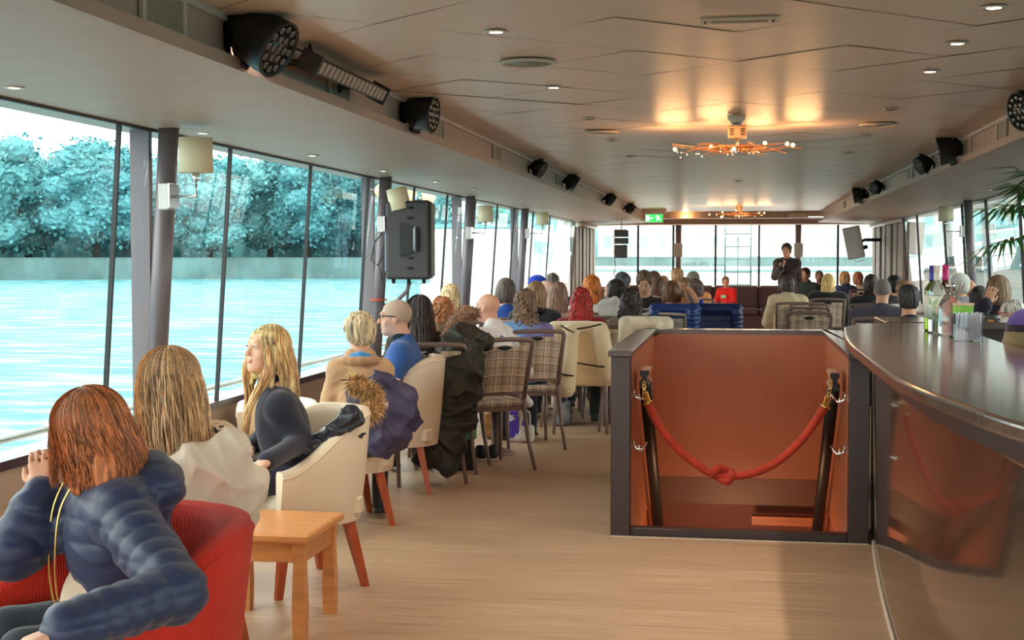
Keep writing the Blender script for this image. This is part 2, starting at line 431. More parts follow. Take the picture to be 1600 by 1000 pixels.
# soffits, lips, fascias
for sx,xw,xc,side in ((-1,XL,CL,'left'),(1,XR,CR,'right')):
    b=MB()
    xt=xw-sx*LEAN
    P=[]
    for y in (YB,YE):
        P.append([(xt+sx*.25,y,ZT+.01),(xt,y,ZT),(xt-sx*.35,y,ZT+.012),(xc-sx*.05,y,ZT+.03),(xc-sx*.05,y,ZT+.075),(xc,y,ZT+.075),(xc,y,2.37),(xc+sx*.06,y,2.42),(xt+sx*.25,y,2.42)])
    b.extr(P[0],P)
    struct(b.build('trim_1' if side=='left' else 'trim_2',m_soffit))
    # ceiling corner moulding
    b=MB(); b.box((xc-.02,YB,2.33),(xc+.02,27.2,2.352)); struct(b.build('trim_3' if side=='left' else 'trim_4',m_fascia))
    # knee wall + dark cap
    b=MB(); b.box((min(xw,xw+sx*.12),YB,-.1),(max(xw,xw+sx*.12),YE,ZS-.04)); struct(b.build('wall_'+side,m_wall))
    b=MB(); b.box((min(xw-sx*.03,xw+sx*.1),YB,ZS-.04),(max(xw-sx*.03,xw+sx*.1),YE,ZS)); struct(b.build('trim_5' if side=='left' else 'trim_6',M('sill_dark',(66,46,60),.35)))
    b=MB(); b.box((min(xw,xw-sx*.015),YB,0),(max(xw,xw-sx*.015),YE,.09)); struct(b.build('baseboard_'+side,m_metalbrown))
    # dark line along the window heads
    b=MB(); b.box((min(xt,xt-sx*.02),YB,ZT-.014),(max(xt,xt-sx*.02),YE,ZT+.004)); struct(b.build('trim_7' if side=='left' else 'trim_8',m_dark))
# unseen back wall behind the camera, its glazed opening added for daylight fill
b=MB(); b.box((XL-.2,YB-.1,-.1),(XR+.2,YB,.7)); b.box((XL-.2,YB-.1,2.15),(XR+.2,YB,2.5)); b.box((XL-.2,YB-.1,.7),(XL+.2,YB,2.15)); b.box((XR-.2,YB-.1,.7),(XR+.2,YB,2.15)); struct(b.build('wall_back',M('wall_back_paint',(196,176,158),.7)))
b=MB(); b.add([(XL+.2,YB-.05,.7),(XR-.2,YB-.05,.7),(XR-.2,YB-.05,2.15),(XL+.2,YB-.05,2.15)],[(0,1,2,3)]); struct(b.build('window_90',m_glass_clear))
# front bulkhead
b=MB()
ring=[]
for x in np.linspace(XL,XR,13):
    c=.06*((x+.1)/2.8)**2
    ring.append([(x,26.9+c*6,ZT+.10),(x,26.9+c*6,2.42),(x,YE+.25,2.42),(x,YE+.25,ZT-.0),(x,27.6+c*6,ZT-.0),(x,27.5+c*6,ZT+.10)])
b.extr(ring[0],ring); struct(b.build('wall_front',m_soffit))
b=MB(); b.box((XL,YE,-.1),(XR,YE+.12,.86)); struct(b.build('wall_front',m_wall))
# ------------------------------------------------------------- windows
wn=[0]
def wx(sx,y,z):   # leaning glass line
    xw=XL if sx<0 else XR
    return xw-sx*LEAN*(z-ZS)/(ZT-ZS)
def window(sx,y0,y1,glass):
    wn[0]+=1; b=MB(); t=.012
    P=[(wx(sx,0,ZS),y0,ZS),(wx(sx,0,ZS),y1,ZS),(wx(sx,0,ZT),y1,ZT),(wx(sx,0,ZT),y0,ZT)]
    b.add(P,[(0,1,2,3)])
    o=struct(b.build('window_%d'%wn[0],glass)); return o
def bar(sx,y,w,d,mat,name,zlo=ZS,zhi=ZT,off=0,round_=False):
    b=MB(); xa=wx(sx,y,zlo)-sx*off; xb=wx(sx,y,zhi)-sx*off
    if round_:
        b.tube([(xa,y,zlo-.02),(xb,y,zhi+.02)],w/2,14)
    else:
        b.hexa([(xa-d/2,y-w/2,zlo),(xa+d/2,y-w/2,zlo),(xa+d/2,y+w/2,zlo),(xa-d/2,y+w/2,zlo),(xb-d/2,y-w/2,zhi),(xb+d/2,y-w/2,zhi),(xb+d/2,y+w/2,zhi),(xb-d/2,y+w/2,zhi)])
    return struct(b.build(name,mat))
tn=20
posts_l=[3.1,6.52,10.82,14.4,18.25]
mull_l=[YB,-1,.6,2.1,4.5,6.15,7.6,9.12,10.62,12.2,13.65,15.15,16.6,17.9,19.6,21.4,24.9]
for y in posts_l:
    tn+=1; b=MB()
    xa,xb=wx(-1,y,ZS)+.09,wx(-1,y,ZT)+.09
    b.tube([(xa,y,ZS-.03),(xb,y,ZT+.02)],.05,16); b.box((xb-.2,y-.02,ZS),(xb-.1,y+.02,ZT))
    struct(b.build('trim_%d'%tn,m_grey))
for y in mull_l[1:]:
    tn+=1; bar(-1,y,.016,.022,m_dark,'trim_%d'%tn)
allm=sorted(mull_l)
for a,b_ in zip(allm[:-1],allm[1:]): window(-1,a,b_,m_glass if b_<21.5 else m_glass_clear)
mull_r=[YB,0,2,4,6,7.9,9.5,11,12.4,13.9,15.7,17.3,18.8,21.5,23.2]
posts_r=[7.0,11.6,16.3]
for y in posts_r:
    tn+=1; b=MB(); xa,xb=wx(1,y,ZS)-.09,wx(1,y,ZT)-.09
    b.tube([(xa,y,ZS-.03),(xb,y,ZT+.02)],.05,16); struct(b.build('trim_%d'%tn,m_grey))
for y in mull_r[1:]:
    tn+=1; bar(1,y,.02,.03,m_dark,'trim_%d'%tn)
for a,b_ in zip(mull_r[:-1],mull_r[1:]): window(1,a,b_,m_glass if b_<19 else m_glass_clear)
# side walls beyond the last windows (brown panelled doors and curtain posts)
m_col=M('brown_panel',(120,104,92),.5,var=.08,stretch=(8,8,1)); m_colg=M('alu_strip',(190,186,184),.3,.6)
for sx,y0 in ((-1,24.9),(1,23.2)):
    xw=XL if sx<0 else XR
    b=MB(); b.box((min(xw,xw+sx*.1),y0,-.05),(max(xw,xw+sx*.1),YE,ZT)); tn+=1; struct(b.build('wall_left' if sx<0 else 'wall_right',m_colg))
    ys=np.linspace(y0,YE,7)[:-1]
    for k,y in enumerate(ys):
        b=MB(); w=(YE-y0)/6*(.78 if k%2==0 else .6); b.box((min(xw-sx*.02,xw-sx*.1),y,0),(max(xw-sx*.02,xw-sx*.1),y+w,ZT-.06),bev=.02)
        tn+=1; struct(b.build('trim_%d'%tn,m_col))
    b=MB(); b.tube([(xw-sx*.14,y0,ZT-.05),(xw-sx*.14,YE-.3,ZT-.05)],.03,8); tn+=1; struct(b.build('trim_%d'%tn,m_white))
# front windows
fx=[XL]+[float(ony(u,400,YE)[0]) for u in (997,1052,1118,1186,1250,1309)]+[XR]
for x in fx[1:-1]:
    tn+=1; b=MB(); b.box((x-.022,YE-.03,.86),(x+.022,YE+.04,ZT+.02)); struct(b.build('trim_%d'%tn,M('teal_dark',(44,74,90),.4)))
for a,c in zip(fx[:-1],fx[1:]):
    wn[0]+=1; b=MB(); b.add([(a,YE+.01,.86),(c,YE+.01,.86),(c,YE+.01,ZT+.05),(a,YE+.01,ZT+.05)],[(0,1,2,3)]); struct(b.build('window_%d'%wn[0],m_glass_clear))
for u in (1060,1247):
    x=float(ony(u,400,YE-.2)[0]); tn+=1; b=MB(); b.tube([(x,YE-.2,0),(x,YE-.2,ZT+.05)],.06,12); struct(b.build('trim_%d'%tn,m_grey))
    e=empty('box_speaker',(x,YE-.33,1.62),0,'small white box speaker on the '+('left' if u<1100 else 'right')+' front window post','speaker',None)
    q=MB(); q.box((-.09,-.07,-.14),(.09,.05,.14),bev=.02); q.build('housing',m_white,e); q=MB(); q.box((-.07,-.08,-.12),(.07,-.07,.12)); q.build('grille',M('grille_white',(205,205,205),.6),e)
# ------------------------------------------------------------- exterior
def water_mat():
    m=bpy.data.materials.new('river_water'); m.use_nodes=True; nt=m.node_tree; N=nt.nodes;L=nt.links; b=N['Principled BSDF']
    tc=N.new('ShaderNodeTexCoord'); mp=N.new('ShaderNodeMapping'); mp.inputs['Rotation'].default_value=(0,0,.5); mp.inputs['Scale'].default_value=(.35,1.3,1); L.new(tc.outputs['Object'],mp.inputs['Vector'])
    no=N.new('ShaderNodeTexNoise'); no.inputs['Scale'].default_value=1.1; no.inputs['Detail'].default_value=7; no.inputs['Roughness'].default_value=.62; L.new(mp.outputs[0],no.inputs['Vector'])
    rp=N.new('ShaderNodeValToRGB'); e=rp.color_ramp.elements
    e[0].position=.36; e[0].color=(.012,.12,.165,1); e[1].position=.66; e[1].color=(.30,.45,.46,1)
    x=e.new(.5); x.color=(.045,.20,.235,1)
    L.new(no.outputs['Fac'],rp.inputs['Fac']); L.new(rp.outputs['Color'],b.inputs['Base Color'])
    b.inputs['Roughness'].default_value=.45; b.inputs['IOR'].default_value=1.33; b.inputs['Specular IOR Level'].default_value=.25
    bp=N.new('ShaderNodeBump'); bp.inputs['Strength'].default_value=1; bp.inputs['Distance'].default_value=.25; L.new(no.outputs['Fac'],bp.inputs['Height']); L.new(bp.outputs[0],b.inputs['Normal'])
    return m
b=MB(); b.add([(-500,-200,-1.1),(500,-200,-1.1),(500,600,-1.1),(-500,600,-1.1)],[(0,1,2,3)])
o=b.build('river_water',water_mat()); tag(o,'choppy turquoise river water all around the boat','water',kind='stuff')
# far bank: curved stone quay
def bank_pt(a,r=150,z=0): return np.array((r*math.sin(a),10+r*math.cos(a),z))
m_quay=M('quay_stone',(70,100,102),.9,var=.3,vscale=.25,stretch=(1,1,.3))
b=MB(); AA=np.radians(np.linspace(-75,75,61))
b.grid([[bank_pt(a,150,-1.4) for a in AA],[bank_pt(a,151,1.1) for a in AA],[bank_pt(a,151.1,1.1) for a in AA],[bank_pt(a,151.1,1.3) for a in AA],[bank_pt(a,230,1.5) for a in AA]][::-1])
o=b.build('stone_quay',m_quay); tag(o,'long grey stone quay wall along the far river bank','quay')
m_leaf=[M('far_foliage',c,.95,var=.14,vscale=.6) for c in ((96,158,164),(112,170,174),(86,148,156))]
m_bark=M('bark',(60,56,50),.9)
def tree_mesh(seed,h,w):
    r=random.Random(seed); b=MB()
    s=Sdf()
    for k in range(16):
        a=r.uniform(0,6.28); rr=r.uniform(0,w*.36); z=r.uniform(h*.34,h*.86); q=r.uniform(.12,.2)*w*(1.15-.5*abs(z/h-.6))
        s.ell((rr*math.cos(a),rr*math.sin(a),z),(q,q,q*.85),k=.8)
    return s
def big_sdf(s,name,mat,res,disp,parent):
    # scaled evaluation for large things: work in units of 1/40
    return s.mesh(name,mat,res,disp,parent=parent)
protos=[]
for k in range(4):
    r=random.Random(40+k); h=r.uniform(.32,.38); w=.30
    s=Sdf(); s.ell((0,0,h*.55),(w*.30,w*.30,h*.36),k=.012)
    for q_ in range(46):
        a=r.uniform(0,6.28); z=r.uniform(h*.16,h*.97); env=math.sin(pi*min(1,max(0.05,(z/h-.08)/.95)))**.6; rr=w*.46*env*r.uniform(.4,1); q=r.uniform(.028,.05)
        s.ell((rr*math.cos(a),rr*math.sin(a),z),(q,q,q*.8),k=.010)
    e=empty('bank_tree',(0,0,0))
    def dsp(X,Y,Z): return .006*np.sin(X*190+3*np.sin(Z*120))*np.sin(Y*170+2*np.sin(X*90))+.005*np.sin(Z*360+X*240)*np.sin(Y*333)
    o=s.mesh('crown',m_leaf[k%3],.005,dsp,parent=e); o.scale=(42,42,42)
    t=MB(); t.tube([(0,0,0),(.1,.05,3),(0,0,7.5)],[.45,.32,.2],7); t.build('trunk',m_bark,e)
    vs=o.data.vertices; t=MB()
    for j in r.sample(range(len(vs)),min(len(vs),3200)):
        c_=np.array(vs[j].co)*42; n_=np.array(vs[j].normal); d1=np.array([r.gauss(0,1) for _ in range(3)]); d1/=np.linalg.norm(d1); d2=np.cross(d1,n_+.3*d1[::-1]); d2/=np.linalg.norm(d2)+1e-9
        c_=c_+n_*r.uniform(.1,1.1); w_=r.uniform(.16,.42); t.add([c_-d1*w_,c_-d2*w_*.7,c_+d1*w_,c_+d2*w_*.7],[(0,1,2,3)])
    t.build('leaves',m_leaf[k%3],e)['kind']='stuff'
    protos.append(e)
# understorey hedge line behind the trees
q=MB(); rows=[]
for i,a in enumerate(np.radians(np.linspace(-75,-6,420))):
    hh=8.5+.9*math.sin(i*.21)+.5*math.sin(i*.57+1)+.5*math.sin(i*1.7)+rng.normal(0,.35)
    rows.append([bank_pt(a,176+rng.normal(0,.4),z) for z in (1.3,3)]+[bank_pt(a,178+rng.normal(0,.5),hh*.8),bank_pt(a,180+rng.normal(0,.5),hh),bank_pt(a,184,hh*.9),bank_pt(a,188,1.3)])
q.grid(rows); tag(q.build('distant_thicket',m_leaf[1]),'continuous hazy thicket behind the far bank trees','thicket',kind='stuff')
k=0
for i,a in enumerate(np.radians(np.arange(-62,-11,2.3))):
    r=random.Random(i+300)
    if i%13 in (11,): continue
    p=bank_pt(a+r.uniform(-.012,.012),(156 if i%2 else 167)+r.uniform(0,6),1.3)
    o=protos[k] if k<4 else copy_tree(protos[k%4]); k+=1
    o.location=tuple(map(float,p)); o.rotation_euler=(0,0,r.uniform(0,6.28)); sc=r.uniform(.8,1.12); 
    if a>math.radians(-12): sc*=.62
    o.scale=(sc,sc,sc*r.uniform(.85,1.05))
    tag(o,'hazy green tree standing on the far river bank','tree','trees along the far river bank')
# buildings / bridge pale, ahead
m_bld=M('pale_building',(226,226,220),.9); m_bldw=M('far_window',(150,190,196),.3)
for i,(a,w,h) in enumerate(((-11.5,22,9),(-4,30,12),(5,26,8.5),(13,24,11))):
    a=math.radians(a); p=bank_pt(a,190,1.3)
    e=empty('riverside_building',tuple(p),-a,['low pale building on the far bank, leftmost behind the front windows','tall wide pale building on the far bank straight ahead','low pale building on the far bank right of the ladder','pale building on the far bank behind the tilted screen'][i],'building','pale buildings on the far bank')
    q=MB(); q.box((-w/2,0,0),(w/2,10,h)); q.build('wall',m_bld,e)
    q=MB(); q.box((-w/2-.5,-.5,h),(w/2+.5,10.5,h+.6)); q.build('roof',M('roof_far',(150,160,165),.8),e)
    q=MB()
    for zz in np.arange(1.5,h-2,3):
        for xx in np.arange(-w/2+1.5,w/2-1.5,2.6): q.box((xx,-.05,zz),(xx+1.2,.02,zz+1.7))
    q.build('windows',m_bldw,e)
# outside rail on the left + deck ledge
b=MB(); b.box((-3.85,YB,.40),(-3.1,YE+1,.46)); struct(b.build('trim_90',M('deck_white',(214,226,228),.5)))
for sx,nm in ((-1,'left'),(1,'right')):
    xo=-3.3 if sx<0 else 3.1
    e=empty('deck_rail',(xo,0,.46 if sx<0 else .3),0,'thin metal guard rail outside the %s windows'%nm,'railing')
    q=MB(); q.tube([(0,YB,.20),(0,YE,.20)],.018,8); q.tube([(0,YB,.08),(0,YE,.08)],.006,6); q.build('rail',M('rail_alu',(176,176,170),.3,.7),e)
    for y in np.arange(.7,28,2.3):
        q=MB(); q.box((-.012,y-.03,-.02),(.012,y+.03,.2)); q.build('post',m_chrome,e)
b=MB(); b.box((3.02,YB,.2),(3.6,YE+1,.28)); struct(b.build('trim_91',m_white))
# boat's bow deck and ladder outside the front windows
e=empty('outside_ladder',(float(ony(1153,400,29.6)[0]),29.6,0),0,'tall metal ladder standing on the bow deck outside the front windows','ladder')
for sx in (-1,1):
    q=MB(); q.tube([(sx*.27,0,0),(sx*.27,0,2.6)],.02,8); q.build('rail',M('ladder_teal',(70,120,128),.4,.3),e)
for z in np.arange(.35,2.5,.27):
    q=MB(); q.tube([(-.27,0,z),(.27,0,z)],.013,8); q.build('rung',M('ladder_teal',(70,120,128),.4,.3) if z<.4 else bpy.data.materials['ladder_teal'],e)
q=MB(); q.tube([(0,.03,0),(0,.03,1.9)],.014,6); q.build('pole',bpy.data.materials['ladder_teal'],e)
b=MB(); b.box((-2.9,28.95,-.1),(2.9,36,.0)); struct(b.build('trim_92',m_white))
e=empty('bow_rail',(0,35.5,0),0,'pale railing across the bow deck ahead','railing')
q=MB(); q.tube([(-2.8,0,1.0),(2.8,0,1.0)],.025,8); q.build('rail',m_white,e)
for x in np.linspace(-2.7,2.7,7):
    q=MB(); q.tube([(x,0,0),(x,0,1)],.02,6); q.build('post',m_white,e)
# a moored white boat seen through the far left windows
def boat(x,y,ln,label,rz=0,wd=4.5):
    e=empty('moored_boat',(x,y,-1.1),rz,label,'boat','white boats moored outside')
    q=MB(); w=wd/2; pl=[(-w,-ln/2),(w,-ln/2),(w,ln*.3),(0,ln/2),(-w,ln*.3)]
    q.prism(pl,-.3,1.5); q.build('hull',m_white,e)
    q=MB(); q.box((-w+.2,-ln/2+1,1.5),(w-.2,ln*.25,3.7),bev=.1); q.build('cabin',m_white,e)
    for k,yy in enumerate(np.arange(-ln/2+1.5,ln*.25-1.6,2.0)):
        for s_ in (-1,1):
            q=MB(); q.box((s_*(w-.2)-.03,yy,2.1),(s_*(w-.2)+.03,yy+1.6,3.2)); q.build('window',m_bldw,e)
    q=MB(); q.box((-w+.3,-ln/2+1,3.7),(w-.3,ln*.2,3.85)); q.build('roof',M('boat_roof',(110,170,180),.5),e)
boat(-10.5,66,28,'white boat moored off the left windows beyond the tall speaker',.05)
boat(12.5,56,26,'white boat moored off the right windows behind the palm',-.05)
e=empty('glare_slab',(0,62,-1.1),0,'added long white slab standing in for sun glare on the river ahead','glare stand-in')  # added white shape, stands in for sun glare on the water
q=MB(); q.prism([(-9,0),(14,0),(15,5),(-10,5)],-.3,2.1); q.build('hull',m_white,e); q=MB(); q.tube([(-9,-.1,2.0),(14,-.1,2.0)],.08,8); q.build('slab_edge',m_bldw,e)
# ------------------------------------------------------------- world + light
w=bpy.data.worlds.new('overcast_sky'); SC.world=w; w.use_nodes=True; nt=w.node_tree; N=nt.nodes; L=nt.links
bg=N['Background']; tc=N.new('ShaderNodeTexCoord'); mp=N.new('ShaderNodeMapping'); mp.inputs['Scale'].default_value=(1,1,3); no=N.new('ShaderNodeTexNoise'); no.inputs['Scale'].default_value=2.5; no.inputs['Detail'].default_value=5
L.new(tc.outputs['Generated'],mp.inputs['Vector']); L.new(mp.outputs[0],no.inputs['Vector'])
rp=N.new('ShaderNodeValToRGB'); rp.color_ramp.elements[0].position=.35; rp.color_ramp.elements[0].color=(1,.86,.75,1); rp.color_ramp.elements[1].position=.62; rp.color_ramp.elements[1].color=(1,.89,.80,1)
L.new(no.outputs['Fac'],rp.inputs['Fac']); L.new(rp.outputs['Color'],bg.inputs['Color']); bg.inputs['Strength'].default_value=4.6
SC.view_settings.view_transform='Standard'; SC.view_settings.look='None'; SC.view_settings.gamma=1; SC.view_settings.exposure=.0; SC.view_settings.use_curve_mapping=False
SC.cycles.max_bounces=8; SC.cycles.transparent_max_bounces=16; SC.cycles.caustics_reflective=False; SC.cycles.caustics_refractive=False; SC.cycles.sample_clamp_indirect=4
SC.cycles.use_denoising=True
try: SC.cycles.denoiser='OPENIMAGEDENOISE'
except Exception: pass
def portal(loc,rot,sx,sy):
    l=bpy.data.lights.new('daylight','AREA'); l.shape='RECTANGLE'; l.size=sx; l.size_y=sy; l.cycles.is_portal=True
    o=bpy.data.objects.new('window_daylight',l); o.location=loc; o.rotation_euler=rot; link(o); return o
portal((XL-.15,10.5,1.4),(0,-pi/2,0),1.6,26.4)
portal((XR+.15,10.5,1.4),(0,pi/2,0),1.6,26.4)
portal((0,YE+.3,1.5),(-pi/2,0,0),5.6,1.4)
portal((0,YB-.2,1.4),(pi/2,0,0),5.4,1.5)  # portal for the added rear glazing, fill daylight from behind the camera
def spot_light(loc,power,col,size,rad=.05,parent=None,name='lamp_light'):
    l=bpy.data.lights.new(name,'SPOT'); l.energy=power; l.color=col; l.spot_size=size; l.spot_blend=.8; l.shadow_soft_size=rad
    o=bpy.data.objects.new(name,l); o.location=loc; link(o,parent); return o
def point_light(loc,power,col,rad=.05,parent=None,name='lamp_light'):
    l=bpy.data.lights.new(name,'POINT'); l.energy=power; l.color=col; l.shadow_soft_size=rad
    o=bpy.data.objects.new(name,l); o.location=loc; link(o,parent); return o
# ================================================================= ceiling lamps and fittings
m_bulb=M('bulb_glow',(255,214,150),emis=18,ecol=(255,190,110))
m_led=M('downlight_glow',(255,230,200),emis=9,ecol=(255,222,180))
m_ring=M('ring_metal',(212,200,188),.3,.6)
WARM=(1,.72,.45)
def downlight(p,r=.035,on=True,label='',power=4):
    e=empty('downlight',p,0,label,'ceiling light','recessed downlights')
    q=MB(); q.lathe([(r*.75,.0),(r,-.004),(r*1.25,-.002),(r*1.3,.002)],(0,0,0),16); q.build('ring',m_ring,e)
    q=MB(); q.lathe([(0,-.002),(r*.72,-.002)],(0,0,0),12); q.build('lens',m_led if on else M('lens_off',(170,160,150),.3) if 'lens_off' not in bpy.data.materials else bpy.data.materials['lens_off'],e)
    if on and power: spot_light((0,0,-.02),power,(1,.87,.74),2.3,.03,e)
    return e
cd=[(775,50,1,'bright recessed spotlight left of the round ceiling speaker, nearest row'),(865,137,1,'small lit spotlight behind the round ceiling speaker'),(1553,12,1,'warm recessed spotlight at the top right of the ceiling'),(1496,68,1,'second recessed spotlight in the right-hand ceiling row'),(1453,112,1,'third recessed spotlight in the right-hand ceiling row'),
    (920,186,0,'unlit recessed spotlight in the ceiling left of the near twig chandelier'),(1392,171,0,'unlit recessed spotlight above the right ring in the ceiling'),(957,219,0,'unlit recessed spotlight left of the twig chandelier tips'),(1352,211,0,'unlit recessed spotlight right of the twig chandelier tips'),(1324,239,0,'tiny spotlight further back on the right of the ceiling'),(985,245,0,'tiny spotlight further back on the left of the ceiling'),(1154,283,0,'tiny spotlight in the ceiling between both chandeliers'),(400,38,1,'warm spotlight close behind the nearest stage can')]
for (u,v,on,lb) in cd: downlight(onz(u,v,2.343),.035,bool(on),lb,(5 if u==400 else 30) if on else 0)
for (u,v,lb) in ((22,137,'round downlight in the left soffit nearest the camera'),(317,208,'round downlight in the left soffit above the first wall lamp'),(488,243,'downlight in the left soffit between the first two posts'),(599,267,'downlight in the left soffit above the tilted lamp'),(680,284,'downlight in the left soffit above the tall speaker'),(740,296,'downlight in the left soffit near the third lamp'),(784,309,'downlight in the left soffit past the third lamp'),(821,318,'downlight in the left soffit near the last lamp'),(1548,297,'downlight in the right soffit beside the palm'),(1507,308,'downlight in the right soffit left of the palm')):
    downlight(onz(u,v,2.135),.03,True,lb,7)
def ceil_ring(u,v,r,label):
    p=onz(u,v,2.343); e=empty('ceiling_speaker',p,0,label,'speaker','round flush ceiling speakers')
    q=MB(); q.lathe([(r,0),(r*.97,-.012),(r*.86,-.012),(r*.83,-.004)],(0,0,0),32); q.build('rim',m_cream,e)
    q=MB(); q.lathe([(0,-.003),(r*.83,-.006)],(0,0,0),32); q.build('grille',M('speaker_grille_cream',(184,168,150),.6),e)
ceil_ring(825,97,.125,'round cream speaker in the ceiling nearest the camera, left side')
ceil_ring(940,206,.12,'round speaker in the ceiling left of the near twig chandelier')
ceil_ring(1372,194,.12,'round speaker in the ceiling right of the near twig chandelier')
p=onz(1155,30,2.343)
e=empty('air_vent',p,0,'flat white slotted vent in the ceiling at the top centre','vent')
q=MB(); q.box((-.14,-.05,-.008),(.14,.05,0),bev=.003); q.build('plate',m_cream,e); q=MB(); q.box((-.1,-.012,-.011),(.1,.012,-.008)); q.build('slot',M('slot_beige',(150,134,118),.6),e)
for x in (-.12,.12):
    q=MB(); q.box((x-.004,-.018,-.011),(x+.004,.018,-.008)); q.build('latch',m_black,e)
# smoke detector
p=onz(1151,180,2.343)
e=empty('smoke_detector',p,0,'white smoke detector on the ceiling above the near twig chandelier','smoke detector')
q=MB(); q.lathe([(.0,-.062),(.028,-.062),(.034,-.05),(.052,-.028),(.056,0)],(0,0,0),24); q.build('housing',M('detector_white',(226,216,196),.4),e)
for k in range(-1,2):
    q=MB(); q.sphere((k*.013,-.036,-.053),.005,8); q.build('sensor_hole',m_black,e)
# twig chandeliers
m_twig=M('copper_twig',(176,124,88),.4,.3,var=.3,vscale=20); 
def chandelier(p,label,wd,power,seed,bulbs):
    r=random.Random(seed); e=empty('twig_chandelier',p,0,label,'chandelier','twig chandeliers')
    q=MB(); q.box((-.06,-.06,-.075),(.06,.06,0),bev=.006)
    for s_ in (-1,1):
        for k in range(5): q.box((s_*.035-.014,-.063,-.06+k*.01),(s_*.035+.014,-.060,-.056+k*.01),1)
    q.build('canopy',[M('canopy_cream',(214,176,140),.5),m_black],e)
    q=MB(); q.tube([(0,0,-.07),(0,0,-.16)],.01,8); q.build('stem',m_chrome,e)
    q=MB()
    for k in range(22):
        a=r.uniform(0,pi); L=r.uniform(.3,1)*wd*.55*r.choice([1,1,.8]); c=np.array((r.uniform(-.12,.12),r.uniform(-.1,.1),-.14+r.uniform(-.025,.03)))
        d=np.array((math.cos(a)*(1 if r.random()<.5 else -1),math.sin(a)*.8,r.uniform(-.07,.09)))
        pts=[c-d*L*.3]; 
        for t in np.linspace(0,1,6)[1:]: pts.append(c-d*L*.3+d*L*1.25*t+np.array([r.gauss(0,.010) for _ in range(3)]))
        q.tube(pts,list(np.linspace(.0065,.0025,6)),5)
        if r.random()<.8:
            s_=pts[3]; dd=np.array((r.gauss(0,1),r.gauss(0,.6),r.gauss(0,.25))); dd/=np.linalg.norm(dd); q.tube([s_,s_+dd*.05,s_+dd*.1+np.array((0,0,.01))],[.003,.002,.001],4)
    q.build('branches',m_twig,e)
    for (dx,dy,dz) in bulbs:
        q=MB(); q.sphere((dx,dy,dz),.0125,10); q.build('bulb',m_bulb,e)
    q=MB()
    for k in range(14): q.sphere((r.uniform(-.4,.4)*wd,r.uniform(-.3,.3)*wd,-.155+r.uniform(-.03,.01)),.0035,6)
    q.build('fairy_bulbs',m_bulb,e)['kind']='stuff'
    for k in range(4): point_light(((-.42,-.14,.14,.42)[k],(.05,-.2,.15,-.05)[k],-.15),power*.42,(1,.50,.20),.12,e)
    return e
p=onz(1152,198,2.345); print('chandelier',p)
chandelier(p,'twig chandelier with glowing bulbs nearest the camera',1.0,9,3,[(-.40,-.1,-.15),(-.17,.1,-.12),(.18,.05,-.105),(.32,-.05,-.12),(.35,-.2,-.14),(-.02,-.2,-.16)])
p=onz(1155,322,2.345)
chandelier((p[0],min(p[1],24),2.345),'twig chandelier with glowing bulbs far down the room',1.0,9,5,[(-.5,0,-.14),(-.28,.1,-.1),(-.3,-.1,-.19),(-.05,.1,-.07),(.03,0,-.12),(.0,.1,-.17),(.33,0,-.12),(.42,0,-.12)])
# warm lamp on the bulkhead
p=ony(1070,344,26.6); e=empty('bulkhead_lamp',(p[0],26.95,2.27),0,'glowing amber lamp on the front bulkhead right of the exit sign','lamp')
q=MB(); q.lathe([(0,0),(.04,.0),(.06,.03),(.0,.05)],(0,0,-.03),14); q.build('lens',M('amber_glow',(255,190,90),emis=14,ecol=(255,180,70)),e); point_light((0,-.1,-.02),3,(1,.6,.25),.04,e)
q=MB(); q.box((-.08,-.0,.02),(.08,.08,.04)); q.build('bracket',m_cream,e)
# exit sign
p=at(1022,341,86); e=empty('exit_sign',(p[0],p[1],2.19),0,'green illuminated emergency exit sign hanging before the bulkhead','exit sign')
q=MB(); q.box((-.17,-.02,-.09),(.17,.02,.08),bev=.01); q.build('housing',m_white,e)
q=MB(); q.box((-.155,-.024,-.075),(.155,-.0205,.065)); q.build('green_panel',M('exit_green',(60,190,90),emis=1.2,ecol=(50,190,90)),e)
mw=M('exit_white',(250,250,240),emis=1.6)
q=MB(); q.box((-.145,-.028,-.06),(-.085,-.0245,.05)); 
q.box((-.06,-.028,-.012),(-.02,-.0245,.006)); q.add([(-.07,-.027,-.003),(-.05,-.027,.02),(-.05,-.027,-.026)],[(0,1,2)])
q.build('door_and_arrow',mw,e)
q=MB(); q.sphere((.06,-.026,.04),.013,8); q.tube([(.06,-.026,.03),(.075,-.026,-.005)],.012,6); q.tube([(.062,-.026,.022),(.035,-.026,.012),(.025,-.026,.03)],.006,6); q.tube([(.062,-.026,.022),(.09,-.026,.02),(.1,-.026,.0)],.006,6)
q.tube([(.075,-.026,-.005),(.05,-.026,-.025),(.055,-.026,-.055)],.008,6); q.tube([(.075,-.026,-.005),(.1,-.026,-.03),(.125,-.026,-.035)],.008,6); q.build('running_figure',mw,e)
q=MB(); q.box((-.22,-.1,.08),(.22,.1,.2),bev=.02); q.build('ceiling_box',m_soffit,e)
# projector-like box on the right + strip
p=at(1279,325,82); e=empty('ceiling_unit',(p[0],p[1],2.26),0,'beige box with a lit strip under the ceiling, front right','ceiling unit')
q=MB(); q.box((-.22,-.15,-.05),(.22,.15,.09),bev=.02); q.build('housing',m_soffit,e); q=MB(); q.box((-.2,-.16,-.03),(.2,-.152,-.015)); q.build('light_strip',M('strip_glow',(255,250,240),emis=2),e)
p=ony(1248,336,26.8); e=empty('heater_panel',(p[0],26.8,2.28),0,'narrow cream panel on the front bulkhead near the ceiling','panel'); q=MB(); q.box((-.19,-.04,-.04),(.19,.06,.04),bev=.01); q.build('cover',m_cream,e)
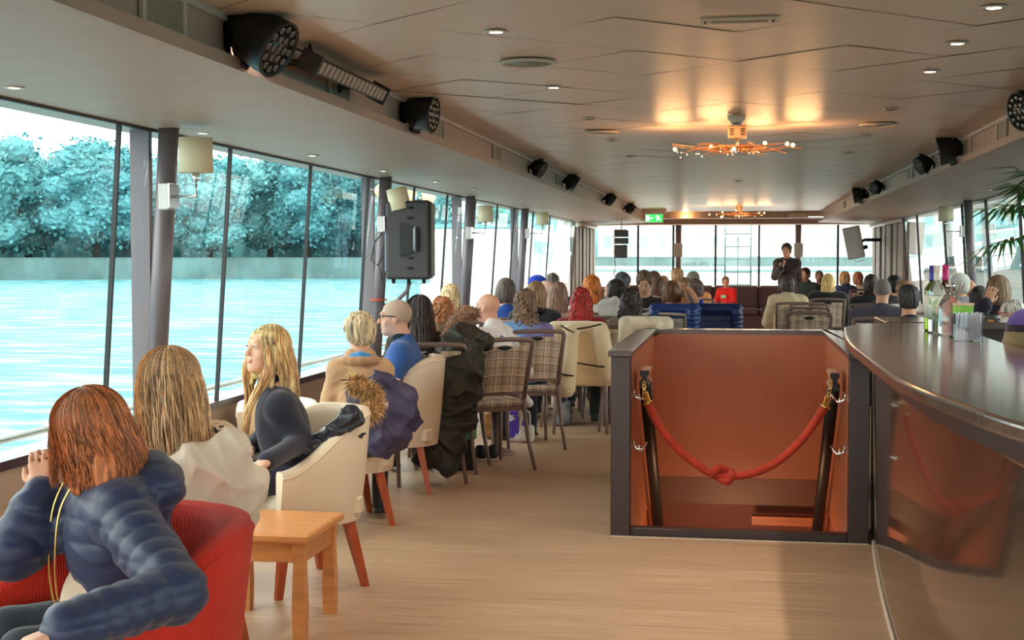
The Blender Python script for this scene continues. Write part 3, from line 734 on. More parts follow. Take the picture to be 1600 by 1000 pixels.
# ------------------------------------------------------------- fascia vents
m_mesh=M('vent_mesh',(150,140,118),.5,var=.35,vscale=160,detail=0)
def vent(side,y,w,label):
    xc=CL if side<0 else CR; e=empty('air_grille',(xc-side*.004,y,2.276),0,label,'air grille','air grilles along the fascia')
    x0,x1=sorted((0,-side*.014))
    q=MB(); q.box((x0,-w/2,-.07),(x1,w/2,-.055)); q.box((x0,-w/2,.05),(x1,w/2,.065)); q.box((x0,-w/2,-.055),(x1,-w/2+.025,.05)); q.box((x0,w/2-.025,-.055),(x1,w/2,.05)); q.build('frame',m_cream,e)
    q=MB(); q.box((0 if side<0 else -.006,-w/2+.025,-.055),(.006 if side<0 else 0,w/2-.025,.05)); q.build('mesh',m_mesh,e)
Lb=['nearest the camera at the top left','behind the long light bar','just past the second stage can','between the second and third stage cans','past the third pair of small cans','far down the left fascia']
for y,lb in zip((4.15,6.1,8.2,10.3,14.0,19.5),Lb): vent(-1,y,.34,'cream air grille in the left fascia, '+lb)
for y,lb in zip((8.9,10.2,13.4,17.0,21.5),('nearest on the right','above the right-hand cans','past the middle can on the right','above the far right cans','furthest on the right')): vent(1,y,.3,'cream air grille in the right fascia, '+lb)
# ------------------------------------------------------------- stage lights
m_lens=M('led_lens',(120,112,108),.15,.2)
def par_can(p,d,r,ln,label,side,cable=True):
    e=empty('stage_light',p,0,label,'stage light','stage lights on the fascias'); R=aim(d); d=np.array(d)/np.linalg.norm(d)
    c=np.array((-side*.16 if side<0 else -.16,0,-.0)); c=np.array((.15 if side<0 else -.15,0,.0))*(r/.12)
    q=MB(); q.lathe([(0,-ln*.62),(r*.55,-ln*.6),(r*.62,-ln*.35),(r*.98,-ln*.22),(r,ln*.3),(r*1.03,ln*.38),(r*.95,ln*.38),(r*.93,ln*.33)],c,22,R=R)
    for k in range(8):
        w_=2*pi*k/8; cc=c+R@np.array((r*.8*math.cos(w_),r*.8*math.sin(w_),-ln*.3)); q.tube([cc,cc+d*ln*.5],r*.12,5)
    q.build('housing',m_blackpl,e)
    q=MB(); q.lathe([(0,ln*.34),(r*.93,ln*.33)],c,22,R=R)
    for rr,n in ((.0,1),(.38,6),(.74,12)):
        for k in range(n):
            w_=2*pi*k/n; cc=c+R@np.array((r*rr*math.cos(w_),r*rr*math.sin(w_),ln*.34)); q.lathe([(r*.14,0),(r*.12,.006),(0,.002)],cc,9,1,R=R)
    q.build('lens',[M('lens_plate',(64,60,58),.3) if 'lens_plate' not in bpy.data.materials else bpy.data.materials['lens_plate'],m_lens],e)
    q=MB(); a=R@np.array((0,r*1.08,0)); 
    q.tube([c+a,c+a-d*ln*.2,(np.array((0,0,.02))+c*.25)+a*.4,(0,0,0)],r*.1,6); q.tube([c-a,c-a-d*ln*.2,(np.array((0,0,-.02))+c*.25)-a*.4,(0,0,0)],r*.1,6)
    q.build('yoke',m_black,e)
    q=MB(); q.box((-.02 if side<0 else -.0,-.03,-.03),(.0 if side<0 else .02,.03,.03)); q.tube([(0,0,0),c*.3],r*.14,8); q.build('bracket',m_black,e)
    if cable:
        q=MB(); z=c-d*ln*.55; q.tube([z,z*.8+np.array((0,.02,-.05)),z*.5+np.array((0,.03,-.03)),z*.3+np.array((0,0,.05)),(0,.02,.07)],.004,6); q.build('cable',m_black,e)
LY=[4.72,7.3,11.95,14.3,18.7,22.3]
lab=['large black stage can nearest the camera on the left fascia','black round stage can with a hanging cable, second on the left','small black stage can third along the left fascia','small black stage can fourth along the left fascia','small tilted stage can fifth along the left fascia','small tilted stage can furthest on the left fascia']
for k,(y,lb) in enumerate(zip(LY,lab)):
    d=[(.85,-.12,-.5),(1,-.1,-.12),(.8,-.2,-.5),(.8,.2,-.5),(.75,.25,-.55),(.75,.25,-.55)][k]
    par_can((CL+.0,y,2.268),d,[.105,.095,.075,.085,.085,.085][k],[.22,.19,.11,.13,.13,.13][k],lb,-1)
for k,(y,lb) in enumerate(zip((7.5,10.35,11.9,15.8,17.7),('black stage can cut off by the right edge of the frame','large black stage can on the right fascia','small stage can with white cap, second on the right','small stage can with curled cable on the right fascia','black stage can furthest on the right fascia'))):
    d=[(-.9,-.4,-.3),(-.9,.1,-.2),(-.8,-.3,-.4),(-.7,-.5,-.3),(-.95,.1,-.15)][k]
    par_can((CR,y,2.262),d,[.1,.1,.075,.07,.1][k],[.18,.16,.11,.11,.16][k],lb,1)
# LED bar
e=empty('light_bar',(CL+.13,5.82,2.27),0,'long black LED light bar with pale segments on the left fascia','light bar')
q=MB(); q.box((-.035,-.52,-.035),(.035,.52,.03),bev=.006,R=Ry(.5)); q.box((-.045,-.54,-.045),(.045,-.52,.04),R=Ry(.5)); q.box((-.045,.52,-.045),(.045,.54,.04),R=Ry(.5)); q.build('housing',m_blackpl,e)
for k in range(16):
    q=MB(); y=-.48+k*.064; q.box((.0352,y-.02,-.026),(.042,y+.02,.022),R=Ry(.5)); q.build('led_segment',M('led_segment',(196,176,164),.25) if 'led_segment' not in bpy.data.materials else bpy.data.materials['led_segment'],e)
for y in (-.5,.3):
    q=MB(); q.tube([(-.03,y,0),(-.125,y-.02,0)],.014,8); q.lathe([(.02,0),(.035,-.0),(.012,.04)],(-.13,y-.02,0),8,R=aim((1,0,0))); q.build('bracket',m_black,e)
q=MB(); q.tube([(0,-.5,.03),(-.02,-.47,.075),(-.05,-.42,.05),(-.1,-.4,.07)],.005,6); q.build('cable',m_black,e)
# ------------------------------------------------------------- wall lamps
m_shade=M('lamp_shade',(246,228,192),.8,sheen=.2); m_shade.node_tree.nodes['Principled BSDF'].inputs['Transmission Weight'].default_value=.0
def wall_lamp(y,side,label,tilt=None,arm=.13,z=1.84,along=0.0):
    xw=wx(side,y,z); x=xw-side*(.16)
    e=empty('sconce_lamp',(x,y,z),0,label,'wall lamp','shaded lamps on the window posts')
    s=-side
    q=MB(); q.box((-.035,-.05,-.065),(.015,.045,.065),bev=.004); q.build('wall_box',M('satin_metal',(186,180,178),.35,.7) if 'satin_metal' not in bpy.data.materials else bpy.data.materials['satin_metal'],e)
    q=MB(); q.box((.02*s,-.062,-.055),(.028*s,.062,.06)) if s>0 else q.box((-.028,-.062,-.055),(-.02,.062,.06)); q.build('back_plate',m_chrome,e)
    ax=s*arm; t=tilt or 0; Rt=Ry(t)
    J=np.array((ax,0,0)); 
    q=MB(); q.tube([(.02*s,0,0),(ax,0,0),J+Rt@np.array((0,0,.085))],.007,8); q.build('arm',m_chrome,e)
    q=MB(); q.lathe([(.016,.075),(.018,.078),(.018,.118),(.012,.12)],J,12,R=Rt); q.build('lamp_holder',m_chrome,e)
    q=MB(); q.lathe([(.082,.115),(.084,.115),(.081,.285),(.079,.285),(.08,.117)],J,28,R=Rt); q.build('lamp_shade',m_shade,e)
    return e
wall_lamp(6.40,-1,'cream drum wall lamp on the first grey window post',arm=.14,z=1.79)
wall_lamp(10.55,-1,'cream wall lamp knocked askew in front of the tall black speaker',tilt=-.22,arm=.17,z=1.75)
wall_lamp(14.15,-1,'cream drum wall lamp on the third left window post',arm=.16,z=1.74)
wall_lamp(18.2,-1,'cream drum wall lamp furthest along the left windows',arm=.19,z=1.80)
wall_lamp(16.3,1,'cream drum wall lamp on the right window post behind the palm',arm=.19,z=1.78)
# ------------------------------------------------------------- big PA speaker on the post
m_pa=M('pa_grey',(50,44,47),.45,bump=.1,bscale=200); m_pa2=M('pa_panel',(150,166,178),.4)
px=at(640,375,197); e=empty('pa_speaker',(px[0],px[1],px[2]),math.radians(8),'big dark grey speaker cabinet bracketed to the second window post','speaker')
w2,d2,h2=.175,.2,.31
q=MB(); q.hexa([(-w2,-d2*.7,-h2),(w2,-d2,-h2),(w2,d2,-h2),(-w2,d2*.7,-h2),(-w2,-d2*.7,h2*.96),(w2,-d2,h2),(w2,d2,h2),(-w2,d2*.7,h2*.96)])
o=q.build('cabinet',m_pa,e); bv=o.modifiers.new('bevel','BEVEL'); bv.width=.02; bv.segments=2
q=MB(); q.box((w2,-d2*.93,-h2*.93),(w2+.012,d2*.93,h2*.93)); q.build('grille',m_black,e)
q=MB(); q.box((-w2-.01,-d2*.6,-h2*.8),(-w2,d2*.6,h2*.5)); q.build('amplifier_panel',m_pa2,e)
q=MB(); q.hexa([(-.06,-d2*.9-.006,-.13),(.09,-d2-.004,-.08),(.09,-d2+.02,-.08),(-.06,-d2*.8,-.13),(-.06,-d2*.9-.006,.14),(.09,-d2-.004,.09),(.09,-d2+.02,.09),(-.06,-d2*.8,.14)]); q.build('handle_recess',m_black,e)
q=MB(); q.tube([(.065,-d2-.01,-.09),(.06,-d2-.035,-.07),(.06,-d2-.035,.08),(.065,-d2-.01,.1)],.009,8); q.build('handle',m_pa2,e)
for zz in (-.22,-.14,.17,.25):
    q=MB(); q.lathe([(0,0),(.028,0),(.024,.004)],(.02,-d2*.93,zz),12,R=Rx(pi/2)@np.diag((1,.35,1))); q.build('port_slot',m_black,e)
for xx in (-.12,.0,.12):
    q=MB(); q.lathe([(.014,0),(.016,-.03),(.0,-.035)],(xx,-.08,-h2),10); q.build('foot',m_black,e)
q=MB(); pp=np.array((wx(-1,10.82,1.1)+.09,10.82,1.1))-np.array(px); R_=Rz(-math.radians(8)); pp=R_@pp
q.tube([pp,pp+np.array((.12,-.02,-.0)),(-.02,0,-h2-.09),(.0,0,-h2-.02)],.017,8); q.build('bracket_arm',m_grey,e)
q=MB(); q.tube([(-w2,-.05,.1),(-w2-.09,-.1,-.02),(-w2-.12,-.1,-.16),(-w2-.07,-.1,-.2),(-w2-.02,-.05,-.12)],.005,6); q.tube([(-w2,-.05,.05),(-w2-.06,-.1,-.2),(-w2-.02,-.08,-.36),(-w2-.03,-.08,-.5)],.004,6); q.build('cable',m_black,e)
q=MB(); q.lathe([(.068,0),(.07,.003),(.068,.012)],(wx(-1,10.82,1.14)+.09,10.82,1.14),18); o=q.build('cable_tie',M('red_tape',(226,70,44),.5)); tag(o,'orange-red tape wrapped round the second window post','tape')
# line array + monitor
p=at(971,381,84); e=empty('line_array_speaker',p,0,'stack of three dark speaker boxes hung by the front left panels','speaker')
for k,(z0,z1) in enumerate(((.13,.25),(.0,.11),(-.26,-.02))):
    q=MB(); q.box((-.12,-.1,z0),(.13-.02*(k==2),.1,z1),bev=.012); q.build('speaker_box',m_pa,e)
q=MB(); q.box((-.14,-.02,-.24),(-.12,.02,.27)); q.box((-.12,-.02,.25),(.1,.02,.27)); q.tube([(0,0,.26),(0,0,2.2-p[2])],.012,6); q.build('rigging',m_white,e)
q=MB(); q.tube([(-.13,0,-.25),(-.11,0,-.4),(-.14,0,-.6)],.008,6); q.build('cable',m_black,e)
p=at(1334,379,84); e=empty('tilted_monitor',p,0,'pale flat screen tilted on a bracket at the front right','screen')
R_=Ry(-.2)
q=MB(); q.box((-.16,-.03,-.3),(.16,.02,.3),bev=.015,R=R_); q.build('casing',M('monitor_casing',(190,204,210),.4),e)
q=MB(); q.box((-.145,-.036,-.285),(.11,-.031,.285),R=R_); q.build('screen',M('screen_pale',(196,214,220),.2),e)
q=MB(); q.tube([(.1,0,.0),(.2,.05,.05),(2.66-p[0],.05,.05)],.03,8); q.tube([(.15,0,-.1),(.24,.05,-.08)],.04,8); q.build('bracket',m_black,e)
q=MB(); q.tube([(.0,0,-.3),(.05,0,-.36),(.2,0,-.32)],.006,6); q.build('cable',m_white,e)
# spot fixtures near soffit far left/right (white bulbs)
for (u,v,x,lb,nm) in ((897,345,-2.6,'pair of white spot heads under the left soffit near the front','l'),(1420,340,2.5,'white spot heads under the right soffit near the front','r')):
    p=at(u,v,88); e=empty('spot_heads',(p[0],p[1],2.06),0,lb,'spotlight')
    for k,dx in enumerate((-.07,.07)):
        q=MB(); q.lathe([(.02,-.04),(.05,-.03),(.045,.03),(.02,.05)],(dx,0,0),12,R=Ry(.7-.9*k)); q.build('lamp_head',m_white,e)
    q=MB(); q.box((-.12,-.02,.05),(.12,.02,.08)); q.build('mount',m_white,e)
# ================================================================= stair enclosure
bx0,bx1,by0,by1=-.655,.69,7.30,9.62
ix0,ix1=-.55,.585
e=empty('stair_enclosure',(0,0,0),0,'dark chest-high balustrade box around the stairwell in the aisle','stair enclosure')
ZB=.965
def slabbox(lo,hi,name,m=m_slab,bev=.004):
    q=MB(); q.box(lo,hi,bev=bev); return q.build(name,m,e)
slabbox((bx0,by0,0),(ix0,by0+.09,ZB),'front_post'); slabbox((ix1,by0,0),(bx1,by0+.09,ZB),'front_post')
slabbox((bx0,by0+.09,0),(bx0+.03,by1,ZB),'outer_panel'); slabbox((bx1-.03,by0+.09,0),(bx1,by1,ZB),'outer_panel'); slabbox((bx0,by1-.03,0),(bx1,by1,ZB),'outer_panel')
m_lam2=m_lam
q=MB(); q.box((ix0-.012,by0+.09,-.12),(ix0,by1-.12,ZB)); q.build('inner_panel',m_lam2,e)
q=MB(); q.box((ix1,by0+.09,-.12),(ix1+.012,by1-.12,ZB)); q.build('inner_panel',m_lam2,e)
q=MB(); q.box((ix0,by1-.13,-.02),(ix1,by1-.118,ZB)); q.build('back_panel',m_lam2,e)
# cap rails with rounded front outer corner
def arcpts(cx,cy,r,a0,a1,n=8): return [(cx+r*math.cos(a0+(a1-a0)*i/n),cy+r*math.sin(a0+(a1-a0)*i/n)) for i in range(n+1)]
m_cap=M('cap_rail',(84,74,74),.16,spec=.6,var=.1,vscale=50)
q=MB(); q.prism([(ix0+.01,by0-.02),(ix0+.01,by1-.13),(ix0-.02,by1+.01)]+arcpts(bx0+.13,by1-.2,.145,pi/2,pi,6)+[(bx0-.02,by0+.3),(bx0-.015,by0-.02)],ZB,ZB+.032); o=q.build('cap_rail',m_cap,e); bv=o.modifiers.new('bevel','BEVEL'); bv.width=.006; bv.segments=2; bv.limit_method='ANGLE'
q=MB(); q.prism([(ix1-.01,by0-.02),(bx1+.015,by0-.02),(bx1+.02,by1-.1),(bx1-.1,by1+.01),(ix1+.02,by1+.01),(ix1-.01,by1-.13)],ZB,ZB+.032); o=q.build('cap_rail',m_cap,e); bv=o.modifiers.new('bevel','BEVEL'); bv.width=.006; bv.segments=2; bv.limit_method='ANGLE'
q=MB(); q.prism([(ix0-.02,by1+.01),(ix0+.01,by1-.13),(ix1-.01,by1-.13),(ix1+.02,by1+.01)],ZB,ZB+.032); q.build('cap_rail',m_cap,e)
q=MB(); q.box((ix0,by0+.02,0),(ix1,by0+.10,.045),bev=.004); q.build('threshold',m_slab,e)
q=MB(); q.box((bx0,by0-.012,0),(bx1,by0-.001,.006)); q.build('sealant_strip',m_cream,e)
# stairwell below deck
m_stw=M('stairwell_wall',(150,84,56),.5)
m_band=M('deck_edge',(104,66,34),.45)
b=MB(); b.box((-.56,by1-.135,-.2),(.6,by1-.12,-.02)); struct(b.build('trim_95',m_band))
b=MB(); b.box((-1.2,by1+.3,-2.4),(1.2,by1+.4,-.18)); struct(b.build('wall_back',m_stw))
b=MB(); b.box((-.62,6.2,-2.4),(-.56,by1+.3,-.12)); struct(b.build('wall_left',m_stw))
b=MB(); b.box((.6,6.2,-2.4),(.66,by1+.3,-.12)); struct(b.build('wall_right',m_stw))
b=MB(); b.box((-1.2,6.0,-2.5),(1.2,by1+.4,-2.4)); struct(b.build('floor',M('lower_floor',(150,84,50),.5)))
# steps leading down, away from camera
e2=empty('stair_flight',(0,0,0),0,'steep wooden stair going down inside the stairwell','stairs')
m_step=M('step_wood',(214,128,78),.4,var=.15,vscale=4,stretch=(1,8,8))
for k in range(8):
    y=7.45+k*.2; z=-.2-k*.24
    q=MB(); q.box((-.55,y,z-.03),(.59,y+.22,z)); q.build('step',m_step,e2)
q=MB(); q.box((.12,by1-.02,-.36),(.56,by1+.05,-.30)); tag(q.build('wood_beam',m_step),'short orange wooden beam low in the stairwell, right side','beam')
point_light((.0,8.5,-.45),15,(1,.55,.30),.1,None,'stairwell_light')
# handrails + brackets
for sx,x in ((-1,ix0+.06),(1,ix1-.06)):
    hr=empty('handrail',(x,0,0),0,'wooden stair handrail with black end on the '+('left' if sx<0 else 'right')+' side of the stairwell','handrail')
    yf=by0+.22; zf=.83; dirn=np.array((0,1.75,-1.35)); 
    prof=[(-.022,.045),(.022,.045),(.026,.025),(.014,.01),(.014,-.015),(.026,-.03),(.022,-.05),(-.022,-.05),(-.026,-.03),(-.014,-.015),(-.014,.01),(-.026,.025)]
    q=MB(); ring=[[(a,y,zf+b_) for a,b_ in prof] for y in (yf,yf+.3)]; q.extr(prof,ring); q.build('rail_head',[M('rail_wood',(190,150,126),.2) if 'rail_wood' not in bpy.data.materials else bpy.data.materials['rail_wood']],hr)
    q=MB(); q.extr(prof,[[(a*1.02,y,zf+b_*1.02) for a,b_ in prof] for y in (yf-.012,yf-.001)]); q.build('end_cap',m_black,hr)
    q=MB(); yy=yf+.1
    q.hexa([(-.026,yf+.02,zf-.04),(.03,yf+.02,zf-.04),(.03,yf+.1,zf-.04),(-.026,yf+.1,zf-.04)][::1]+[(-.026,yf+.3,zf-.05),(.03,yf+.3,zf-.05),(.03,yf+.32,zf),(-.026,yf+.32,zf)]) if 0 else None
    q.tube([(0,yf+.06,zf-.03),(0,yf+1.6,zf-1.22)],.034,6); q.build('sloping_rail',m_black,hr)
    for (yb,zb) in ((yf-.02,zf-.09),(yf-.02,zf-.37)):
        q=MB(); xw_=-sx*(-.055) ; xo=sx*.058
        q.tube([(xo,yb,zb+.02),(xo*.8,yb,zb-.012),(xo*.3,yb,zb-.018),(0,yb+.02,zb-.005),(-xo*.25,yb+.03,zb+.02)],.0075,8); q.lathe([(.02,0),(.018,.008),(0,.01)],(xo,yb,zb+.015),12,R=aim((-sx,0,0))); q.tube([(xo*.45,yb,zb+.012),(xo*.45,yb,zb-.04)],.005,6)
        q.build('bracket',m_chrome,hr)
# velvet rope
m_rope=M('velvet_rope',(178,50,22),.8,var=.15,vscale=30,sheen=.15,bump=.3,bscale=80)
P0=ony(1006,612,by0+.2); P1=ony(1299,608,by0+.2)
e=empty('velvet_rope',((P0[0]+P1[0])/2,P0[1],P0[2]),0,'sagging orange-red velvet rope knotted in the middle across the stair opening','rope')
o0=np.array(e.location)
pix=[(1012,628),(1024,655),(1042,682),(1066,708),(1092,728),(1112,740),(1140,744),(1170,741),(1200,730),(1226,713),(1252,688),(1272,662),(1290,634)]
pts=[ony(u,v,by0+.2)-o0 for u,v in pix]
def smooth_pts(P,n=6):
    P=[2*P[0]-P[1]]+list(P)+[2*P[-1]-P[-2]]; out=[]
    for i in range(1,len(P)-2):
        for t in np.linspace(0,1,n,endpoint=False):
            a,b_,c,d=P[i-1],P[i],P[i+1],P[i+2]; out.append(.5*((2*b_)+(-a+c)*t+(2*a-5*b_+4*c-d)*t*t+(-a+3*b_-3*c+d)*t**3))
    out.append(P[-2]); return out
q=MB(); q.tube(smooth_pts(pts),.023,12)
kc=ony(1129,741,by0+.2)-o0
kn=[kc+np.array((.045*math.cos(t)*1.1,.02*math.sin(2*t)-.005,.032*math.sin(t)+.01*math.cos(3*t))) for t in np.linspace(0,2*pi,20)]
q.tube(kn,.022,10); q.build('rope',m_rope,e)
for (Pa,Pb,A) in ((P0,pts[0]+o0,1),(P1,pts[-1]+o0,-1)):
    a=Pa-o0; b_=Pb-o0; d=(b_-a); 
    q=MB(); q.lathe([(.0,0),(.02,.0),(.018,.045),(.029,.05),(.029,.062),(.0,.062)],b_-d/np.linalg.norm(d)*.05,14,R=aim(d)); q.build('ferrule',m_gold,e)
    q=MB(); t=b_-d/np.linalg.norm(d)*.05; top=np.array((a[0],0,a[2]+.05))
    for k in range(4):
        c_=t+(top-t)*(k+.5)/4; q.tube([c_+np.array((.008*math.cos(w_),.008*math.sin(w_)*(k%2),.014*math.sin(w_))) for w_ in np.linspace(0,2*pi,9)],.003,5)
    q.build('hook_chain',m_gold,e)
# ================================================================= bar
e=empty('bar_counter',(0,0,0),0,'curved dark glossy bar counter along the right side','bar counter')
out=[(.60,7.95),(.555,7.3),(.53,6.8),(.515,6.3),(.515,5.8),(.515,5.2),(.525,4.66),(.56,4.2),(.60,3.9),(.64,3.6),(.69,3.36),(.78,3.1),(.95,2.85),(1.2,2.6)]
inn=[(1.6,2.75),(1.24,3.1),(1.22,5.0),(1.23,8.3),(1.1,8.5),(.9,8.5),(.76,8.38),(.66,8.2)]
q=MB(); q.prism([tuple(p) for p in smooth_pts([np.array(p) for p in out],4)]+inn,1.052,1.1); o=q.build('worktop',m_top,e); bv=o.modifiers.new('bevel','BEVEL'); bv.width=.012; bv.segments=3; bv.limit_method='ANGLE'
q=MB(); q.prism([(p[0]+.1,p[1]) for p in out]+[(p[0]-.03,p[1]) for p in inn[1:]],.97,1.055); q.build('recess_band',m_slab,e)
topc=[(.74,7.7),(.70,7.3),(.70,6.9),(.708,6.3),(.715,5.75),(.73,5.0),(.75,4.3),(.77,3.85),(.83,3.3),(.95,2.85),(1.2,2.6)]
botc=[(.76,7.7),(.72,7.3),(.69,6.9),(.655,6.3),(.63,5.75),(.61,5.0),(.64,4.3),(.68,3.85),(.76,3.3),(.9,2.85),(1.15,2.6)]
tc_=smooth_pts([np.array(p) for p in topc],5); bc_=smooth_pts([np.array(p) for p in botc],5)
m_bar=M('bar_front',(98,78,66),.08,.45,var=.12,vscale=1.2,stretch=(1,1,3),bump=.02,bscale=4,spec=.6)
q=MB(); q.grid([[(a[0]+(b_[0]-a[0])*t,a[1]+(b_[1]-a[1])*t,.965*(1-t)) for t in np.linspace(0,1,8)] for a,b_ in zip(tc_,bc_)])
q.grid([[(tc_[0][0],tc_[0][1],.965),(bc_[0][0],bc_[0][1],0)],[(1.2,7.7,.965),(1.2,7.7,0)]])
q.build('front_panel',m_bar,e)
q=MB(); q.tube([(p[0]-.01,p[1],.955) for p in tc_],.017,8,flat=1.2); q.build('trim_rail',M('trim_rail_metal',(120,104,96),.15,.7),e)
q=MB(); q.tube([(p[0]-.004,p[1],.012) for p in bc_],.01,6); q.build('plinth_strip',m_cream,e)
q=MB(); q.box((.735,7.6,0),(.80,7.72,.96)); q.build('end_post',m_slab,e)
q=MB(); q.prism([(p[0]+.2,p[1]) for p in topc]+[(1.2,2.8),(1.2,7.65)],.03,.96); q.build('carcass',m_slab,e)
e=empty('back_counter',(0,0,0),0,'second dark counter crossing behind the bar bottles','counter')
q=MB(); q.box((.9,8.62,1.055),(2.35,9.35,1.1),bev=.006); q.build('worktop',m_top,e); q=MB(); q.box((.98,8.7,0),(2.3,9.3,1.055)); q.build('carcass',m_slab,e)
# bottles etc.
m_gl_g=M('bottle_green',(150,180,40),.05,trans=.85); m_gl_c=M('bottle_clear',(225,235,232),.04,trans=.9); m_gl_a=M('bottle_amber',(120,84,30),.05,trans=.8)
m_lab=M('label_paper',(214,214,208),.6); m_lgr=M('label_green',(110,170,110),.6,col2=(230,232,228),vscale=30)
ZC=1.1
def bottle(u,v,h,r,glass,cap,capcol,label,lab=None,neck=.3):
    p=onz(u,v,ZC); e=empty('wine_bottle',p,0,label,'bottle','bottles on the bar')
    q=MB(); q.lathe([(0,.004),(r*.9,0),(r,.012),(r,h*.60),(r*.9,h*.66),(r*.42,h*.74),(r*.36,h*.78),(r*.36,h*.97),(0,h*.97)],(0,0,0),24); q.build('glass',glass,e)
    q=MB(); q.lathe([(r*.40,h*.76),(r*.42,h*.78),(r*.42,h*.995),(r*.38,h),(0,h)],(0,0,0),18); q.build('cap',M('cap_foil',capcol,.35,.3),e)
    q=MB(); q.lathe([(r*1.012,h*.2),(r*1.012,h*.55)],(0,0,0),24); q.build('label',lab or m_lab,e)
bottle(1456,516.5,.35,.042,m_gl_g,1,(58,60,150),'green wine bottle with a blue foil cap, left of the bottles')
bottle(1463,520,.352,.042,m_gl_c,1,(196,190,180),'clear wine bottle with a pale foil cap in the middle',m_lgr)
bottle(1476,516,.352,.042,m_gl_a,1,(190,40,110),'dark wine bottle with a magenta foil cap')
def simple_bottle(u,v,h,r,prof,mats,name,label):
    pass
p=onz(1484,523,ZC); e=empty('spirit_bottle',p,0,'short clear glass bottle with rounded shoulders behind the drink cartons','bottle')
q=MB(); q.lathe([(0,.003),(.055,0),(.058,.015),(.058,.15),(.035,.20),(.02,.215),(.02,.25),(0,.25)],(0,0,0),20); q.build('glass',m_gl_c,e); q=MB(); q.lathe([(.023,.235),(.023,.262),(0,.262)],(0,0,0),14); q.build('cap',m_chrome,e)
p=onz(1476,521.5,ZC); e=empty('orange_can',p,0,'tall orange and blue drink can beside the green carton','drink can')
q=MB(); q.lathe([(.0,.0),(.022,.002),(.026,.012),(.026,.155),(.022,.168),(0,.168)],(0,0,0),20); q.build('can',M('can_orange',(236,92,52),.35),e)
q=MB(); q.lathe([(.0265,.05),(.0265,.085)],(0,0,0),20); q.build('blue_motif',M('can_motif',(236,92,52),.35,col2=(80,150,200),vscale=24,vlo=.48,vhi=.52),e)
p=onz(1503,524,ZC); e=empty('green_carton',p,.1,'green and white drink carton behind the straw holder','carton')
q=MB(); q.box((-.05,-.025,0),(.05,.025,.16),bev=.004); q.build('carton',M('carton_green',(96,176,70),.5,col2=(150,205,90),vscale=14),e); q=MB(); q.box((-.046,-.0275,.10),(.046,-.0255,.105)); q.box((-.045,-.0275,.03),(.045,-.0255,.07)); q.build('printed_panel',m_white,e); q=MB(); q.box((-.052,-.027,.152),(.052,.027,.164)); q.build('top_fold',M('fold_pink',(214,180,160),.5),e)
p=onz(1500,527,ZC); e=empty('sachet_holder',p,0,'clear plastic cup of pink sachets on the bar','holder')
q=MB(); q.box((-.055,-.022,0),(.055,.022,.004)); q.box((-.055,-.022,0),(.055,-.019,.12)); q.box((-.055,.019,0),(.055,.022,.12)); q.build('holder',m_gl_c,e)
q=MB()
for k in range(9): q.box((-.045+k*.010,-.012,.01),(-.038+k*.010,.012,.105+.01*math.sin(k*2)))
q.build('sachets',M('sachet_pink',(226,90,140),.5),e)['kind']='stuff'
p=onz(1513,533,ZC); e=empty('straw_holder',p,0,'clear box packed with white paper-wrapped straws on the bar','straw holder')
q=MB(); q.box((-.064,-.03,0),(.064,.03,.003)); 
for a,b_ in (((-.064,-.03,0),(.064,-.028,.135)),((-.064,.028,0),(.064,.03,.12)),((-.064,-.028,0),(-.062,.028,.13)),((.062,-.028,0),(.064,.028,.135))): q.box(a,b_)
q.build('box',glass_mat((.93,.95,.96),'acrylic'),e)
q=MB(); r_=random.Random(3)
for k in range(70):
    x=-.056+.112*r_.random(); y=r_.uniform(-.022,.022); x2=min(.058,max(-.058,x+r_.uniform(-.02,.02))); h=.125+r_.uniform(-.008,.012)
    q.tube([(x,y,.005),(x2,y,h)],.0032,5)
q.build('straws',M('straw_paper',(214,216,226),.6),e)['kind']='stuff'
p=onz(1548,527,1.02); e=empty('glass_tealight',(p[0],p[1]+.25,1.1),0,'low glass dish with a warm glow behind the bar','candle dish')
q=MB(); q.lathe([(.04,0),(.055,.002),(.06,.035),(.057,.035),(.05,.006),(0,.005)],(0,0,0),18); q.build('dish',m_gl_c,e); q=MB(); q.lathe([(0,.006),(.02,.006),(.02,.022),(0,.022)],(0,0,0),12); q.build('candle',M('candle',(255,190,110),emis=1.5,ecol=(255,170,80)),e)
e.location[1]=8.9; e.location[0]=float(ony(1548,505,8.9)[0])
